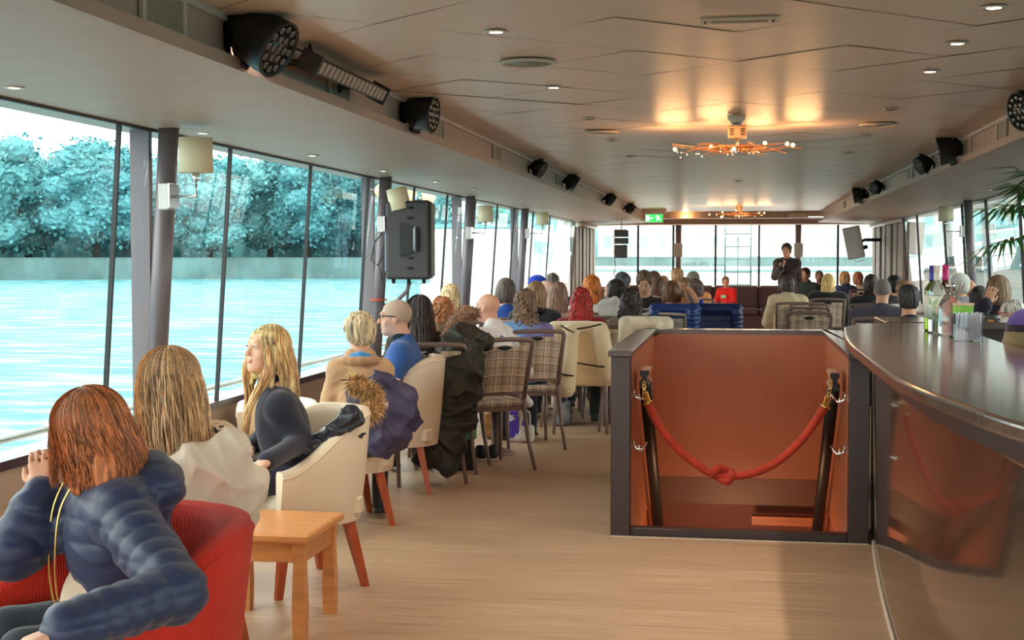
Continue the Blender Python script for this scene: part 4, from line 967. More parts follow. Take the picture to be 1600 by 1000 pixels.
# ================================================================= palm
px=onz(1662,560,1.0); e=empty('potted_palm',(1.93,7.95,0),0,'tall palm with spiky fan fronds at the right edge by the window','palm')
q=MB(); q.lathe([(0,0),(.17,0),(.22,.38),(.2,.4),(.19,.36),(0,.36)],(0,0,0),24); q.build('pot',M('pot_dark',(60,52,50),.5),e)
q=MB(); q.tube([(0,0,.36),(.02,0,1.0),(-.02,0,1.75)],[.05,.04,.03],10); q.build('trunk',M('palm_trunk',(92,72,52),.9,var=.3,vscale=30),e)
m_palm=M('palm_leaf',(66,120,50),.45,var=.3,vscale=5)
rr=random.Random(11)
for k in range(11):
    a=[3.0,3.3,2.7,3.7,2.3,4.3,5.0,5.8,.4,1.2,3.15][k]; el=[.35,.02,.55,.25,.1,.3,.5,.2,.4,.2,-.35][k]; L=[.30,.42,.3,.35,.4,.35,.3,.4,.35,.4,.45][k]
    d=np.array((math.cos(a)*math.cos(el),math.sin(a)*math.cos(el),math.sin(el))); base=np.array((-.02,0,1.73)); hub=base+d*L
    q=MB(); q.tube([base,base+d*L*.5+np.array((0,0,.02)),hub],.006,6)
    side=np.cross(d,(0,0,1)); side/=np.linalg.norm(side); nrm=np.cross(side,d)
    for j in range(17):
        w_=(j-8)/8*1.9; dd=d*math.cos(w_)+side*math.sin(w_); ll=.42*(1-.25*abs(w_)/1.9)*rr.uniform(.85,1.05)
        wv=np.cross(dd,nrm)*.011
        m1=hub+dd*ll*.5+nrm*.015; tip=hub+dd*ll-np.array((0,0,.06+.05*rr.random()))
        q.add([hub-wv*.3,hub+wv*.3,m1+wv,m1-wv,tip],[(0,1,2,3),(3,2,4)],0)
    q.build('frond',m_palm,e)
# ================================================================= bench at the front
m_bench=M('bench_leather',(92,66,68),.4,bump=.1,bscale=20)
def bench(x0,x1,y,label):
    e=empty('banquette',((x0+x1)/2,y,0),0,label,'bench'); w=(x1-x0)/2
    q=MB(); q.box((-w,-.75,.0),(w,0,.32),bev=.01); q.build('base',m_bench,e)
    n=max(2,int(round((x1-x0)/.85)))
    for k in range(n):
        a=-w+2*w*k/n; c=-w+2*w*(k+1)/n
        q=MB(); q.box((a+.005,-.8,.32),(c-.005,-.12,.46),bev=.035); q.build('seat_cushion',m_bench,e)
        q=MB(); q.box((a+.005,-.16,.44),(c-.005,0,.9),bev=.035); o=q.build('back_cushion',m_bench,e)
        for bx_ in (.3,.7):
            q=MB(); q.sphere((a+(c-a)*bx_,-.162,.68),.014,8); q.build('button',M('bench_button',(60,42,44),.4) if 'bench_button' not in bpy.data.materials else bpy.data.materials['bench_button'],e)
bench(-2.3,2.3,28.55,'dark brown tufted banquette under the front windows')
# ================================================================= chairs
def plaid_mat(base=(214,196,176),line=(96,72,60),line2=(246,236,220),name='plaid'):
    m=bpy.data.materials.new(name); m.use_nodes=True; nt=m.node_tree; N=nt.nodes;L=nt.links; b=N['Principled BSDF']; b.inputs['Roughness'].default_value=.85
    tc=N.new('ShaderNodeTexCoord'); sp=N.new('ShaderNodeSeparateXYZ'); L.new(tc.outputs['Object'],sp.inputs[0])
    yz=mathn(nt,'ADD',sp.outputs['Z'],mathn(nt,'MULTIPLY',sp.outputs['Y'],.9))
    def lines(c,period,w,off): return mathn(nt,'LESS_THAN',mathn(nt,'FRACT',mathn(nt,'ADD',mathn(nt,'DIVIDE',c,period),off)),w)
    def mix(a,bcol,f):
        x=N.new('ShaderNodeMix'); x.data_type='RGBA'
        if isinstance(f,(int,float)): x.inputs['Factor'].default_value=f
        else: L.new(f,x.inputs['Factor'])
        if isinstance(a,tuple): x.inputs['A'].default_value=(*lin(a),1)
        else: L.new(a,x.inputs['A'])
        x.inputs['B'].default_value=(*lin(bcol),1); return x.outputs['Result']
    wide=mathn(nt,'ADD',lines(sp.outputs['X'],.12,.35,.1),lines(yz,.14,.35,.3))
    c=mix(base,tuple(int(x*.8) for x in base),mathn(nt,'MULTIPLY',wide,.5))
    l1=mathn(nt,'MAXIMUM',lines(sp.outputs['X'],.06,.07,0),lines(yz,.047,.1,0))
    c=mix(c,line,mathn(nt,'MULTIPLY',l1,.7))
    l2=mathn(nt,'MAXIMUM',lines(sp.outputs['X'],.12,.05,.4),lines(yz,.094,.06,.45))
    c=mix(c,line2,mathn(nt,'MULTIPLY',l2,.8))
    L.new(c,b.inputs['Base Color']); return m
m_plaid=plaid_mat(); m_plaid_g=plaid_mat((196,190,178),(104,92,84),(232,228,216),'grey_plaid')
def make_plaid(fab,frame):
    e=empty('plaid_chair',(0,0,0))
    W=.2; wt=.225; zt=.91; zb=.5
    def bk(z,x,off=0):  # back plane
        t=(z-zb)/(zt-zb); return (x*(W+(wt-W)*t),-.2-.09*t-.02*(1-x*x)+off,z)
    q=MB(); xs=np.linspace(-.88,.88,7); zs=np.linspace(zb+.05,zt-.035,6)
    fr=[[bk(z,x,-.012) for x in xs] for z in zs]; ba=[[bk(z,x,.022) for x in xs] for z in zs]
    q.grid(fr,0,True); q.grid([r[::-1] for r in ba],0,True)
    ring=[ (0,j) for j in range(7)]+[(i,6) for i in range(1,6)]+[(5,j) for j in range(5,-1,-1)]+[(i,0) for i in range(4,0,-1)]
    for (a,b_),(c,d) in zip(ring,ring[1:]+ring[:1]): q.add([fr[a][b_],ba[a][b_],ba[c][d],fr[c][d]],[(0,1,2,3)])
    q.build('backrest',fab,e)
    q=MB(); P=[bk(zb-.02,-1),bk(zb+.2,-1),bk(zt-.02,-1.0),bk(zt,-.96)]+[(x*wt,bk(zt,x)[1],zt+.012*(1-x*x)) for x in np.linspace(-.9,.9,9)]+[bk(zt,.96),bk(zt-.02,1),bk(zb+.2,1),bk(zb-.02,1)]
    q.tube(P,.017,8); q.tube([bk(zb+.04,-1),bk(zb+.035,0),bk(zb+.04,1)],.012,8); q.build('back_frame',frame,e)
    q=MB(); q.lathe([(0,0),(.055,0),(.05,.004)],(0,bk(zt-.05,0)[1]-.014,zt-.045),16,R=Rx(pi/2)@np.diag((1,.28,1))); q.build('hand_slot',m_black,e)
    q=MB(); q.box((-.215,-.2,.435),(.215,.23,.49),bev=.022); q.build('seat',fab,e)
    q=MB(); q.box((-.205,-.19,.41),(.205,.22,.436)); q.build('seat_frame',frame,e)
    for sx in (-1,1):
        q=MB(); q.tube([bk(zb,sx)[:2]+(zb,),(sx*.205,-.19,.42),(sx*.215,-.24,.2),(sx*.225,-.33,.0)],[.017,.017,.015,.013],8); q.build('leg',frame,e)
        q=MB(); q.tube([(sx*.2,.2,.42),(sx*.21,.23,.0)],[.016,.013],8); q.build('leg',frame,e)
    return e
plaid0=make_plaid(m_plaid,m_metalbrown); plaid1=make_plaid(m_plaid_g,M('frame_champagne',(196,186,176),.35,.3))
_used=[0,0]
def plaid(x,y,r,label,kind=0,group='tartan banquet chairs',z=0):
    p=(plaid0,plaid1)[kind]
    o=p if not _used[kind] else copy_tree(p); _used[kind]=1
    return place(o,x,y,z,r,label,'chair',group)
def tub_shell(pr,mat,name,parent,hb=.84,ha=.58,zb=.30,w=.24,th=.055,L1=.27):
    """U-shaped shell; faces +Y"""
    n=41; q=MB(); rows=[];top=[]
    for i in range(n):
        t=i/(n-1)
        # path: arm right -> back -> arm left
        La=pi*w; tot=2*L1+La; s=t*tot
        if s<L1: c=np.array((w,L1-s-.06)); nrm=np.array((1,0.))
        elif s<L1+La: a=(s-L1)/w; c=np.array((w*math.cos(a),-.06-w*math.sin(a))); nrm=np.array((math.cos(a),-math.sin(a)))
        else: c=np.array((-w,-.06+(s-L1-La))); nrm=np.array((-1,0.))
        yb=np.clip((c[1]+.25)/(.45),0,1); h=hb+(ha-hb)*(yb*yb*(3-2*yb))
        prof=[]
        o_=c+nrm*th*.5; i_=c-nrm*th*.5
        for zf,of in ((0,-.035),(.35,-.012),(.7,.004),(.93,.014)):
            z=zb+(h-zb)*zf; pp=o_+nrm*of; prof.append((pp[0],pp[1],z))
        for a in (.25,.5,.75): 
            pp=c+nrm*(math.cos(a*pi)*(th*.5+.012)+.008); prof.append((pp[0],pp[1],h-.01+math.sin(a*pi)*.018))
        for zf,of in ((.93,0),(.5,0),(.1,0)):
            z=zb+(h-zb)*zf; pp=i_+nrm*of; prof.append((pp[0],pp[1],z))
        rows.append(prof); pp=c+nrm*(th*.5+.012); top.append((pp[0],pp[1],h-.022))
    k=len(rows[0]); q.grid(rows)
    for rw in (rows[0],rows[-1]):
        q.add(rw,[tuple(range(k))])
    q.add([r[0] for r in rows]+[r[-1] for r in rows],[(i,i+1,n+i+1,n+i) for i in range(n-1)])
    o=q.build(name,mat,parent)
    p=MB(); p.tube(top,.006,6); p.build('piping',mat,o)
    return o
def tub_chair(label,mat,legm,x,y,r,sc=1,hb=.84,ha=.56,group=None,zb=.30):
    e=empty('tub_armchair',(x,y,0),r,label,'armchair',group)
    tub_shell(None,mat,'shell',e,hb,ha,zb); e.scale=(sc,sc,1)
    q=MB(); q.box((-.208,-.25,.30),(.208,.20,.44),bev=.04); q.build('seat_cushion',mat,e)
    for sx in (-1,1):
        for yy,dy in ((-.2,-.05),(.17,.05)):
            q=MB(); a,b_=.024,.015
            P=[]
            for (xx,y2,z,hf) in ((sx*.215,yy*.9+dy,0,b_),(sx*.165,yy*.82,.325,a)): P+=[(xx-hf,y2-hf,z),(xx+hf,y2-hf,z),(xx+hf,y2+hf,z),(xx-hf,y2+hf,z)]
            q.hexa(P); q.build('leg',legm,e)
    return e
m_creamlea=M('cream_leather',(240,222,196),.42,var=.03,vscale=3,bump=.05,bscale=60)
m_redleg=M('red_wood',(178,84,48),.4,var=.15,vscale=6,stretch=(8,8,1))
def corduroy():
    m=M('red_corduroy',(206,44,26),.75,var=.1,vscale=4,sheen=.12,spec=.3); nt=m.node_tree;N=nt.nodes;L=nt.links;b=N['Principled BSDF']
    tc=N.new('ShaderNodeTexCoord'); sp=N.new('ShaderNodeSeparateXYZ'); L.new(tc.outputs['Object'],sp.inputs[0])
    at2=mathn(nt,'ARCTAN2',sp.outputs['X'],mathn(nt,'SUBTRACT',sp.outputs['Y'],.1)); h=mathn(nt,'SINE',mathn(nt,'MULTIPLY',at2,330))
    bp=N.new('ShaderNodeBump'); bp.inputs['Strength'].default_value=.35; bp.inputs['Distance'].default_value=.004; L.new(h,bp.inputs['Height']); L.new(bp.outputs[0],b.inputs['Normal']); return m
m_cord=corduroy()
R135=math.radians(135)
tub_chair('cream leather tub armchair holding the long-haired blonde in dark knit',m_creamlea,m_redleg,-1.97,6.0,math.radians(135),1.0,hb=.80,ha=.56,group='cream tub armchairs')
tub_chair('cream tub armchair under the navy hooded coat',m_creamlea,m_redleg,-2.19,7.46,math.radians(122),1.0,hb=.80,ha=.56,group='cream tub armchairs')
tub_chair('cream tub armchair of the man in the blue jumper',m_creamlea,m_redleg,-2.17,8.55,math.radians(105),1.0,hb=.86,ha=.6,group='cream tub armchairs')
tub_chair('cream tub armchair hidden beneath the pale beige coat',m_creamlea,m_redleg,-1.98,4.55,math.radians(60),.95,hb=.74,ha=.56,group='cream tub armchairs')
tub_chair('cream tub armchair against the window wall, only its arm showing',m_creamlea,m_redleg,-2.66,7.75,math.radians(200),.85,hb=.64,ha=.60,group='cream tub armchairs')
tub_chair('red corduroy tub armchair nearest the camera',m_cord,m_redleg,-1.66,3.3,math.radians(140),1.3,hb=.80,ha=.58)
# coffee table
m_pine=M('honey_wood',(220,152,92),.35,var=.12,vscale=3,stretch=(2,14,14),bump=.05); 
e=empty('coffee_table',(-1.86,5.33,0),0,'low honey-coloured wooden table beside the cream armchair','table')
q=MB(); q.box((-.235,-.25,.385),(.235,.25,.42),bev=.008); q.build('tabletop',m_pine,e)
q=MB(); q.box((-.2,-.2,.30),(-.18,.2,.385)); q.box((.18,-.2,.30),(.2,.2,.385)); q.box((-.2,-.2,.30),(.2,-.18,.385)); q.box((-.2,.18,.30),(.2,.2,.385)); q.build('apron',m_pine,e)
for sx in (-1,1):
    for sy in (-1,1):
        q=MB(); cx,cy=sx*.185,sy*.2
        q.extr([0]*4,[[(cx-h,cy-h,z),(cx+h,cy-h,z),(cx+h,cy+h,z),(cx-h,cy+h,z)] for z,h in ((0,.024),(.12,.027),(.3,.022),(.385,.028))]); q.build('leg',m_pine,e)
# ================================================================= people
m_eyew=M('eye_white',(225,220,215),.25); m_iris=M('iris',(70,80,90),.2)
def hand_prims(s,W,d,n,side=1,curl=.35,sc=1.0,r=.0085):
    d=np.array(d,float);d/=np.linalg.norm(d); n=np.array(n,float); n-=d*(n@d); n/=np.linalg.norm(n)+1e-9; a=np.cross(d,n)*side
    W=np.array(W,float)
    for o in (-.026,-.009,.009,.026): s.cap(W+a*o*.6*sc,W+(d*.082+a*o)*sc,.014*sc,.0115*sc,k=.012)
    for o,L in ((-.03,.8),(-.0105,.95),(.0105,1.0),(.03,.9)):
        p=W+(d*.086+a*o)*sc; c=curl
        for seg in (.034,.026,.020):
            q=p+(d*math.cos(c)+n*math.sin(c))*seg*L*sc; s.cap(p,q,r*sc,r*.9*sc,k=.004); p=q; c+=curl*1.1
    p=W+(d*.02+a*.024)*sc; q=p+(d*.035+a*.026+n*.012)*sc; s.cap(p,q,.0125*sc,.0105*sc,k=.01); s.cap(q,q+(d*.032+a*.004+n*.012)*sc,.0105*sc,.0085*sc,k=.004)
def person(label,u,s_,vt,r=0,hy=0,hp=0,tilt=0,hair=('short',(60,45,38)),top=((60,60,70),'jumper'),bot=(40,42,52),skin=(214,162,134),seat=.45,arms='lap',stand=False,lean=.04,face=False,glasses=False,res=None,X=None,Y=None,T=None,wide=1.0,beard=None,shoe=(30,30,32),quilt=None,group=None,topmat=None,legs=None,extra=None,chair='plaid',chair_r=None,drop=0,ckind=0,clabel=None,child=1.0,hand_hi=False,hood=False):
    hd=at(u,vt+.1*s_,s_)
    T=T or float(at(u,vt,s_)[2]); rr=math.radians(r); Rw=Rz(rr)
    base=np.array((hd[0],hd[1],0))-Rw@np.array((0,lean+.03,0))
    if X is not None: base=np.array((X,Y,0.))
    e=empty('person',base,rr,label,'person',group)
    Wl=lambda u_,v_,ss: Rw.T@(at(u_,v_,ss)-base)
    f=((T-seat)/.80 if not stand else T/1.75)*child; f=min(max(f,.7),1.15); fw=f*.97
    if res is None: res=.0065 if s_>300 else .009 if s_>200 else .0125 if s_>140 else .015
    Hc=np.array((0,lean+.04,T-.105*fw-.005)); hf=fw
    Rh=Rz(math.radians(hy))@Rx(-math.radians(hp))@Ry(math.radians(tilt))
    H=lambda x,y,z: Hc+Rh@(np.array((x,y,z))*hf)
    zs=T-.315*f-drop; sw=.165*fw*wide; hipz=(seat+.08) if not stand else .93*f
    sh=[np.array((sx*sw,lean-.01,zs-.022*f)) for sx in (-1,1)]
    # arms
    A=[]
    for i,sx in enumerate((-1,1)):
        am=arms[i] if isinstance(arms,(list,tuple)) else arms
        if am=='lap': el=np.array((sx*(sw+.06),lean+.06,zs-.27*f)); wr=np.array((sx*.1,lean+.27,hipz+.12)); hdv=np.array((-sx*.4,.8,-.4)); nn=np.array((0,-.3,-1))
        elif am=='table': el=np.array((sx*(sw+.07),lean+.12,zs-.24*f)); wr=np.array((sx*.12,lean+.36,hipz+.24)); hdv=np.array((-sx*.3,1,0)); nn=np.array((0,0,-1))
        elif am=='down': el=np.array((sx*(sw+.07),lean-.02,zs-.29*f)); wr=np.array((sx*(sw+.05),lean+.08,zs-.54*f)); hdv=np.array((0,.2,-1)); nn=np.array((-sx,0,0))
        elif am=='face': el=np.array((sx*(sw+.05),lean+.24,zs-.22*f)); wr=H(sx*.09,.08,-.12)+np.array((sx*.0,.02,-.03)); hdv=np.array((-sx*.15,-.25,1)); nn=np.array((-sx,-.5,0))
        else: el,wr,tip=[Wl(*q) if len(q)==3 else np.array(q[:3]) for q in am[:3]]; hdv=tip-wr; nn=am[3] if len(am)>3 else np.array((-sx,0,-.3))
        A.append((el,wr,hdv,nn))
    # legs
    LG=[]
    for i,sx in enumerate((-1,1)):
        if legs: LG.append([np.array(q) for q in legs[i]]); continue
        if stand: LG.append([np.array((sx*.09,0,hipz)),np.array((sx*.10,.02,.50*f)),np.array((sx*.11,-.01,.09))])
        else: LG.append([np.array((sx*.09*f,-.02,seat+.085)),np.array((sx*.13*f,.38*f,seat+.07)),np.array((sx*.13*f,.36*f,.10))])
    # ---- body, one continuous surface
    b=Sdf()
    b.ell(H(0,-.014,.02),np.array((.074,.094,.084))*hf,R=Rh); b.ell(H(0,.022,-.042),np.array((.057,.066,.080))*hf,R=Rh,k=.02)
    b.ell(H(0,.038,-.09),np.array((.040,.043,.034))*hf,R=Rh,k=.02); b.ell(H(0,.066,-.106),np.array((.018,.014,.014))*hf,R=Rh,k=.02)
    for sx in (-1,1):
        b.ell(H(sx*.040,.056,-.035),np.array((.019,.017,.017))*hf,k=.02); b.ell(H(sx*.072,-.004,-.012),np.array((.009,.018,.030))*hf,R=Rh@Rz(sx*.35),k=.006)
    if face or s_>200:
        b.cap(H(-.034,.080,.022),H(.034,.080,.022),.010*hf,k=.015)
        for sx in (-1,1): b.ell(H(sx*.031,.098,.002),np.array((.017,.015,.011))*hf,k=.012,sub=True,R=Rh)
        b.cap(H(0,.086,.006),H(0,.106,-.034),.007*hf,.0095*hf,k=.012); b.ell(H(0,.104,-.040),np.array((.015,.010,.008))*hf,k=.008,R=Rh)
        b.cap(H(-.016,.086,-.0655),H(.016,.086,-.0655),.0052*hf,k=.004); b.cap(H(-.013,.0865,-.0755),H(.013,.0865,-.0755),.0058*hf,k=.004)
        if face:
            for sx in (-1,1):
                b.ell(H(sx*.031,.0755,.001),np.array((.0125,.0125,.0105))*hf,k=.003)
                b.cap(H(sx*.043,.082,.006),H(sx*.020,.086,.0065),.0034*hf,k=.003)
    nb=np.array((0,lean-.02,T-.275*f))
    b.cap(H(0,-.025,-.06),nb,.052*hf,.060*f,k=.03)
    b.ell((0,lean-.01,zs-.10*f),(.145*fw,.095*f,.15*f),k=.04); b.cap(sh[0],sh[1],.05*f,k=.04); b.cap(nb+np.array((0,0,-.02)),sh[0],.045*f,k=.04); b.cap(nb+np.array((0,0,-.02)),sh[1],.045*f,k=.04)
    b.ell((0,lean*.4,(zs+hipz)/2-.05),(.125*fw,.095*f,.22*f),k=.05); b.ell((0,0,hipz),(.15*fw,.11*f,.10*f),k=.05)
    for i in (0,1):
        el,wr,hdv,nn=A[i]; b.cap(sh[i],el,.042*f,.034*f,k=.03); b.cap(el,wr,.034*f,.024*f,k=.02)
        if s_>120 or hand_hi: hand_prims(b,wr,hdv,nn,side=(1 if i==1 else -1),sc=f*.98,r=.0085 if s_>300 or hand_hi else .0095)
        else: b.ell(wr+np.array(hdv)/np.linalg.norm(hdv)*.06,(.035,.035,.045),k=.02)
        a_,k_,n_=LG[i]; b.cap(a_,k_,.07*f,.05*f,k=.03); b.cap(k_,n_,.046*f,.03*f,k=.02); b.cap(n_,n_+np.array((0,.14,-.05)),.028*f,.024*f,k=.02)
    RhT=Rh.T
    def mf(X,Y,Z):
        P=(RhT@np.stack([X-Hc[0],Y-Hc[1],Z-Hc[2]]))/hf
        m=np.zeros(len(X),int)
        m[(np.abs(P[2]+.0705)<.0105)&(np.abs(P[0])<.023-.4*np.abs(P[2]+.0705))&(P[1]>.083)]=1
        if beard is not None:
            bz=(P[2]<-.04)&(P[2]>-.135)&(P[1]>-.0)&(np.sqrt(P[0]**2+P[1]**2)>.03)&(m==0); m[bz&((P[2]<-.055)|(np.abs(P[0])>.04))]=2
        return m
    bm=[skinm(skin),M('lips',tuple(int(c*q) for c,q in zip(skin,(.88,.68,.68))),.4) if face else skinm(skin)]+([skinm(beard)] if beard is not None else [])
    b.mesh('body',bm,res,parent=e,matfn=mf if (face or s_>200) else None)
    if face:
        for sx in (-1,1):
            q=MB(); c=H(sx*.031,.0775,.0015); q.sphere(c,.0115*hf,10); g=H(sx*.031+.001*0,.0898,.0015); q.lathe([(0,.0006),(.0052*hf,0)],g-0*(Rh@np.array((0,.001,0))),10,1,R=aim(Rh@np.array((0,1,0)))); q.build('eye',[m_eyew,m_iris],e)
            q=MB(); q.tube([H(sx*.017,.090,.020),H(sx*.032,.089,.0245),H(sx*.046,.079,.019)],[.0032*hf,.003*hf,.0015*hf],5); q.build('eyebrow',hairm(hair[1] if hair[0]!='bald' else (110,90,75)),e)
    if glasses:
        q=MB()
        for sx in (-1,1):
            q.tube([H(sx*.032+.024*math.cos(w_),.096,.000+.017*math.sin(w_)) for w_ in np.linspace(0,2*pi,17)],.0022,5)
            q.tube([H(sx*.056,.094,.006),H(sx*.080,.04,.008),H(sx*.080,-.01,.002)],.003,5)
        q.tube([H(-.009,.098,.004),H(.009,.098,.004)],.002,5); q.build('glasses',M('spectacle_frame',glasses if isinstance(glasses,tuple) else (30,28,30),.3),e)
    # ---- hair
    hk,hc=hair[0],hair[1]; hx=hair[2] if len(hair)>2 else {}
    if hk!='bald':
        h=Sdf(); cut=[]
        if hk=='buzz':
            h.ell(H(0,-.016,.022),np.array((.0785,.099,.089))*hf,R=Rh)
        else:
            th=hx.get('th',0)
            h.ell(H(0,-.020,.024),np.array((.086+th,.104+th,.094+th*.7))*hf,R=Rh)
        if hk in('bob','long','curly'):
            L=hx.get('L',.12 if hk=='bob' else .34); wd=hx.get('w',1.0)
            h.ell(H(0,-.035,-.045),np.array((.089*wd,.088,.115))*hf,R=Rh,k=.03)
            for sx in (-1,1): h.cap(H(sx*.070*wd,.008,-.0),H(sx*.078*wd,.0,-min(L,.17)),.020*hf,.018*hf,k=.03)
            if L>.14:
                zc=H(0,-.06,0)[2]
                h.ell((H(0,-.062,0)[0],H(0,-.062,0)[1]-.012-hx.get('back',.02)*.5,zc-(.05+L)*.5-.01),np.array((.105*wd,.058,(L+.05)*.52))*hf,k=.04,R=Rz(math.radians(hy*.5)))
        elif hk=='short':
            h.ell(H(0,-.045,-.03),np.array((.078,.07,.07))*hf,R=Rh,k=.02)
        elif hk=='fringe':
            h.ell(H(0,-.045,-.035),np.array((.082,.075,.06))*hf,R=Rh,k=.02); h.ell(H(0,.01,.10),np.array((.062,.085,.055))*hf,R=Rh,sub=True,k=.01)
        if hk in('short','buzz','fringe'):
            h.ell(H(0,.02,-.135),np.array((.13,.12,.085))*hf,R=Rh,sub=True,k=.01); 
            for sx in (-1,1): h.ell(H(sx*.088,.004,-.03),np.array((.020,.028,.042))*hf,R=Rh,sub=True,k=.006)
        if not hx.get('cover'): h.ell(H(0,.108,-.035),np.array((.066,.070,.100))*hf*hx.get('fcut',1),R=Rh,sub=True,k=.008)
        amp={'buzz':.0006,'short':.0065,'fringe':.003,'bob':.0045,'long':.005,'curly':.011}[hk]*hx.get('amp',1)
        rs=np.random.default_rng(abs(int(u*7+vt))); ph=rs.uniform(0,6,6)
        def dh(X,Y,Z):
            x,y=X-Hc[0],Y-Hc[1]+.02; an=np.arctan2(x,-y); z=Z-Hc[2]
            if hk=='curly': return -amp*(np.sin(x*75+3*np.sin(z*42+ph[0]))*np.sin(z*68+2*np.sin(y*60+ph[1]))+.6*np.sin(an*14+5*np.sin(z*38+ph[2])))
            return -amp*(.6*np.sin(an*19+2.2*np.sin(z*17+ph[0])+ph[1])+.5*np.sin(an*37+3*np.sin(z*26+ph[2]))+.3*np.sin(an*7+z*22+ph[3]))
        ho=h.mesh('hair',hairm(hc) if hk!='buzz' else cloth(hc,.7,bscale=200),min(res,.009) if s_>150 else res,dh,parent=e)
        if hx.get('strands'): strands(ho,H,Hc,Rh,hf,hx['strands'],hc,hx)
    if hx.get('cap'):
        h=Sdf(); h.ell(H(0,-.016,.034),np.array((.092,.112,.09))*hf,R=Rh); h.ell(H(0,0,-.09),np.array((.15,.17,.095))*hf,R=Rh,sub=True,k=.006)
        if hx.get('peak'): h.ell(H(0,.12,.03),np.array((.06,.07,.008))*hf,R=Rh,k=.006)
        h.mesh('hat',cloth(hx['cap']),res,parent=e)
    # ---- top
    tc,tk=top[0],top[1]; tx=top[2] if len(top)>2 else {}
    t=tx.get('t',.014 if tk in('jumper','shirt') else .03); q_=tx.get('quilt')
    c=Sdf()
    c.ell((0,lean-.015,zs-.11*f),(.155*fw*wide+t,.105*f+t,.16*f+t),k=.05); c.cap(sh[0]+np.array((.01,0,0)),sh[1]-np.array((.01,0,0)),.05*f+t*.8,k=.05)
    for i in (0,1): c.cap(nb+np.array((0,0,-.03)),sh[i],.05*f+t*.4,.05*f+t*.6,k=.04)
    zl=hipz-.02; c.ell((0,lean*.4-.005,(zs+zl)/2-.03),(.145*fw*wide+t,.11*f+t,.24*f),k=.05); c.ell((0,-.005,hipz+.02),(.155*fw*wide+t,.125*f+t,.11*f),k=.05)
    if tx.get('open'): c.ell((tx['open'],lean+.17,zs-.26*f),(.034,.10,.27),sub=True,k=.012)
    for i in (0,1):
        el,wr,hdv,nn=A[i]; v=wr-el; L=np.linalg.norm(v); e2=el+v*((L-.015)/L) if not tx.get('bare') else el+v*.0
        if tx.get('bare'): c.cap(sh[i],sh[i]+(el-sh[i])*.62,.052*f+t,.05*f+t,k=.03)
        else:
            c.cap(sh[i],el,.052*f+t,.043*f+t,k=.035,quilt=q_); c.cap(el,e2,.042*f+t,.031*f+t*.9,k=.02,quilt=q_)
    if tk in('coat','shirt','collar') or tx.get('collar'): c.cap(nb+np.array((-.035,.0,.02)),nb+np.array((.035,0,.02)),.05*f+.008,k=.015)
    else: c.cap(nb+np.array((0,.01,-.02)),nb+np.array((0,.0,.012)),.062*f,k=.02)
    if tk=='turtle': c.cap(nb+np.array((0,.01,-.02)),nb+np.array((0,.022,.05)),.058*f,k=.015)
    if hood: 
        c.ell((0,lean-.115,T-.285*f),(.165,.09,.085),k=.03); c.ell((0,lean-.03,T-.19*f),(.085,.07,.07),sub=True,k=.02)
    fa=folds(.006,seed=int(u)) if tk!='coat' else creases(.012,seed=int(u))
    if tx.get('zq'):
        zq=tx['zq']; 
        def dp(X,Y,Z): return fa(X,Y,Z)*.6-.006*(np.abs(np.sin(pi*(Z+.04*Y)/zq))**.5-.6)
    else: dp=fa
    tmat=topmat or cloth(tc,.85 if not q_ else .5)
    to=c.mesh({'coat':'coat','jumper':'jumper','shirt':'shirt','turtle':'jumper','collar':'jumper'}[tk],tmat,res*1.05,dp,parent=e,matfn=tx.get('matfn'))
    # ---- trousers + shoes
    g=Sdf(); g.ell((0,-.01,hipz-.01),(.155*fw,.125*f,.105*f),k=.04)
    for i in (0,1):
        a_,k_,n_=LG[i]; g.cap(a_,k_,.082*f,.062*f,k=.04); g.cap(k_,n_,.058*f,.046*f,k=.03)
    g.mesh('trousers',cloth(bot,.8),max(res,.011),folds(.005,seed=int(u)+5),parent=e)
    for i in (0,1):
        n_=LG[i][2]; z0=n_[2]-.065; w=Sdf(); w.cap((n_[0],n_[1]-.03,z0+.035),(n_[0],n_[1]+.15,z0+.03),.034,.03,k=.02); w.cap((n_[0],n_[1]-.01,z0+.06),(n_[0],n_[1]+.0,z0+.09),.036,.036,k=.02); w.box((n_[0],n_[1]+.06,z0+.008),(.042,.135,.010),.006,k=.006)
        w.mesh('shoe',cloth(shoe,.5),max(res,.01),parent=e)
    if chair=='stool':
        q=empty('low_stool',(base[0],base[1],0),0,'low dark stool hidden under the bald white T-shirt person','stool'); w=MB(); w.lathe([(0,.36),(.19,.36),(.2,.4),(.18,.445),(0,.45)],(0,0,0),20); w.build('seat',m_bench,q); w=MB(); w.lathe([(.14,0),(.12,.02),(.04,.05),(.04,.36)],(0,0,0),14); w.build('pedestal',m_metalbrown,q)
    if chair=='plaid':
        pc=base-Rw@np.array((0,.02,0)); plaid(pc[0],pc[1],rr if chair_r is None else math.radians(chair_r),clabel or ('chair under the '+' '.join(label.split()[:13])),ckind)
    if extra: extra(e,H,Hc,Rh,A,sh,nb,zs,f,lean)
    return e
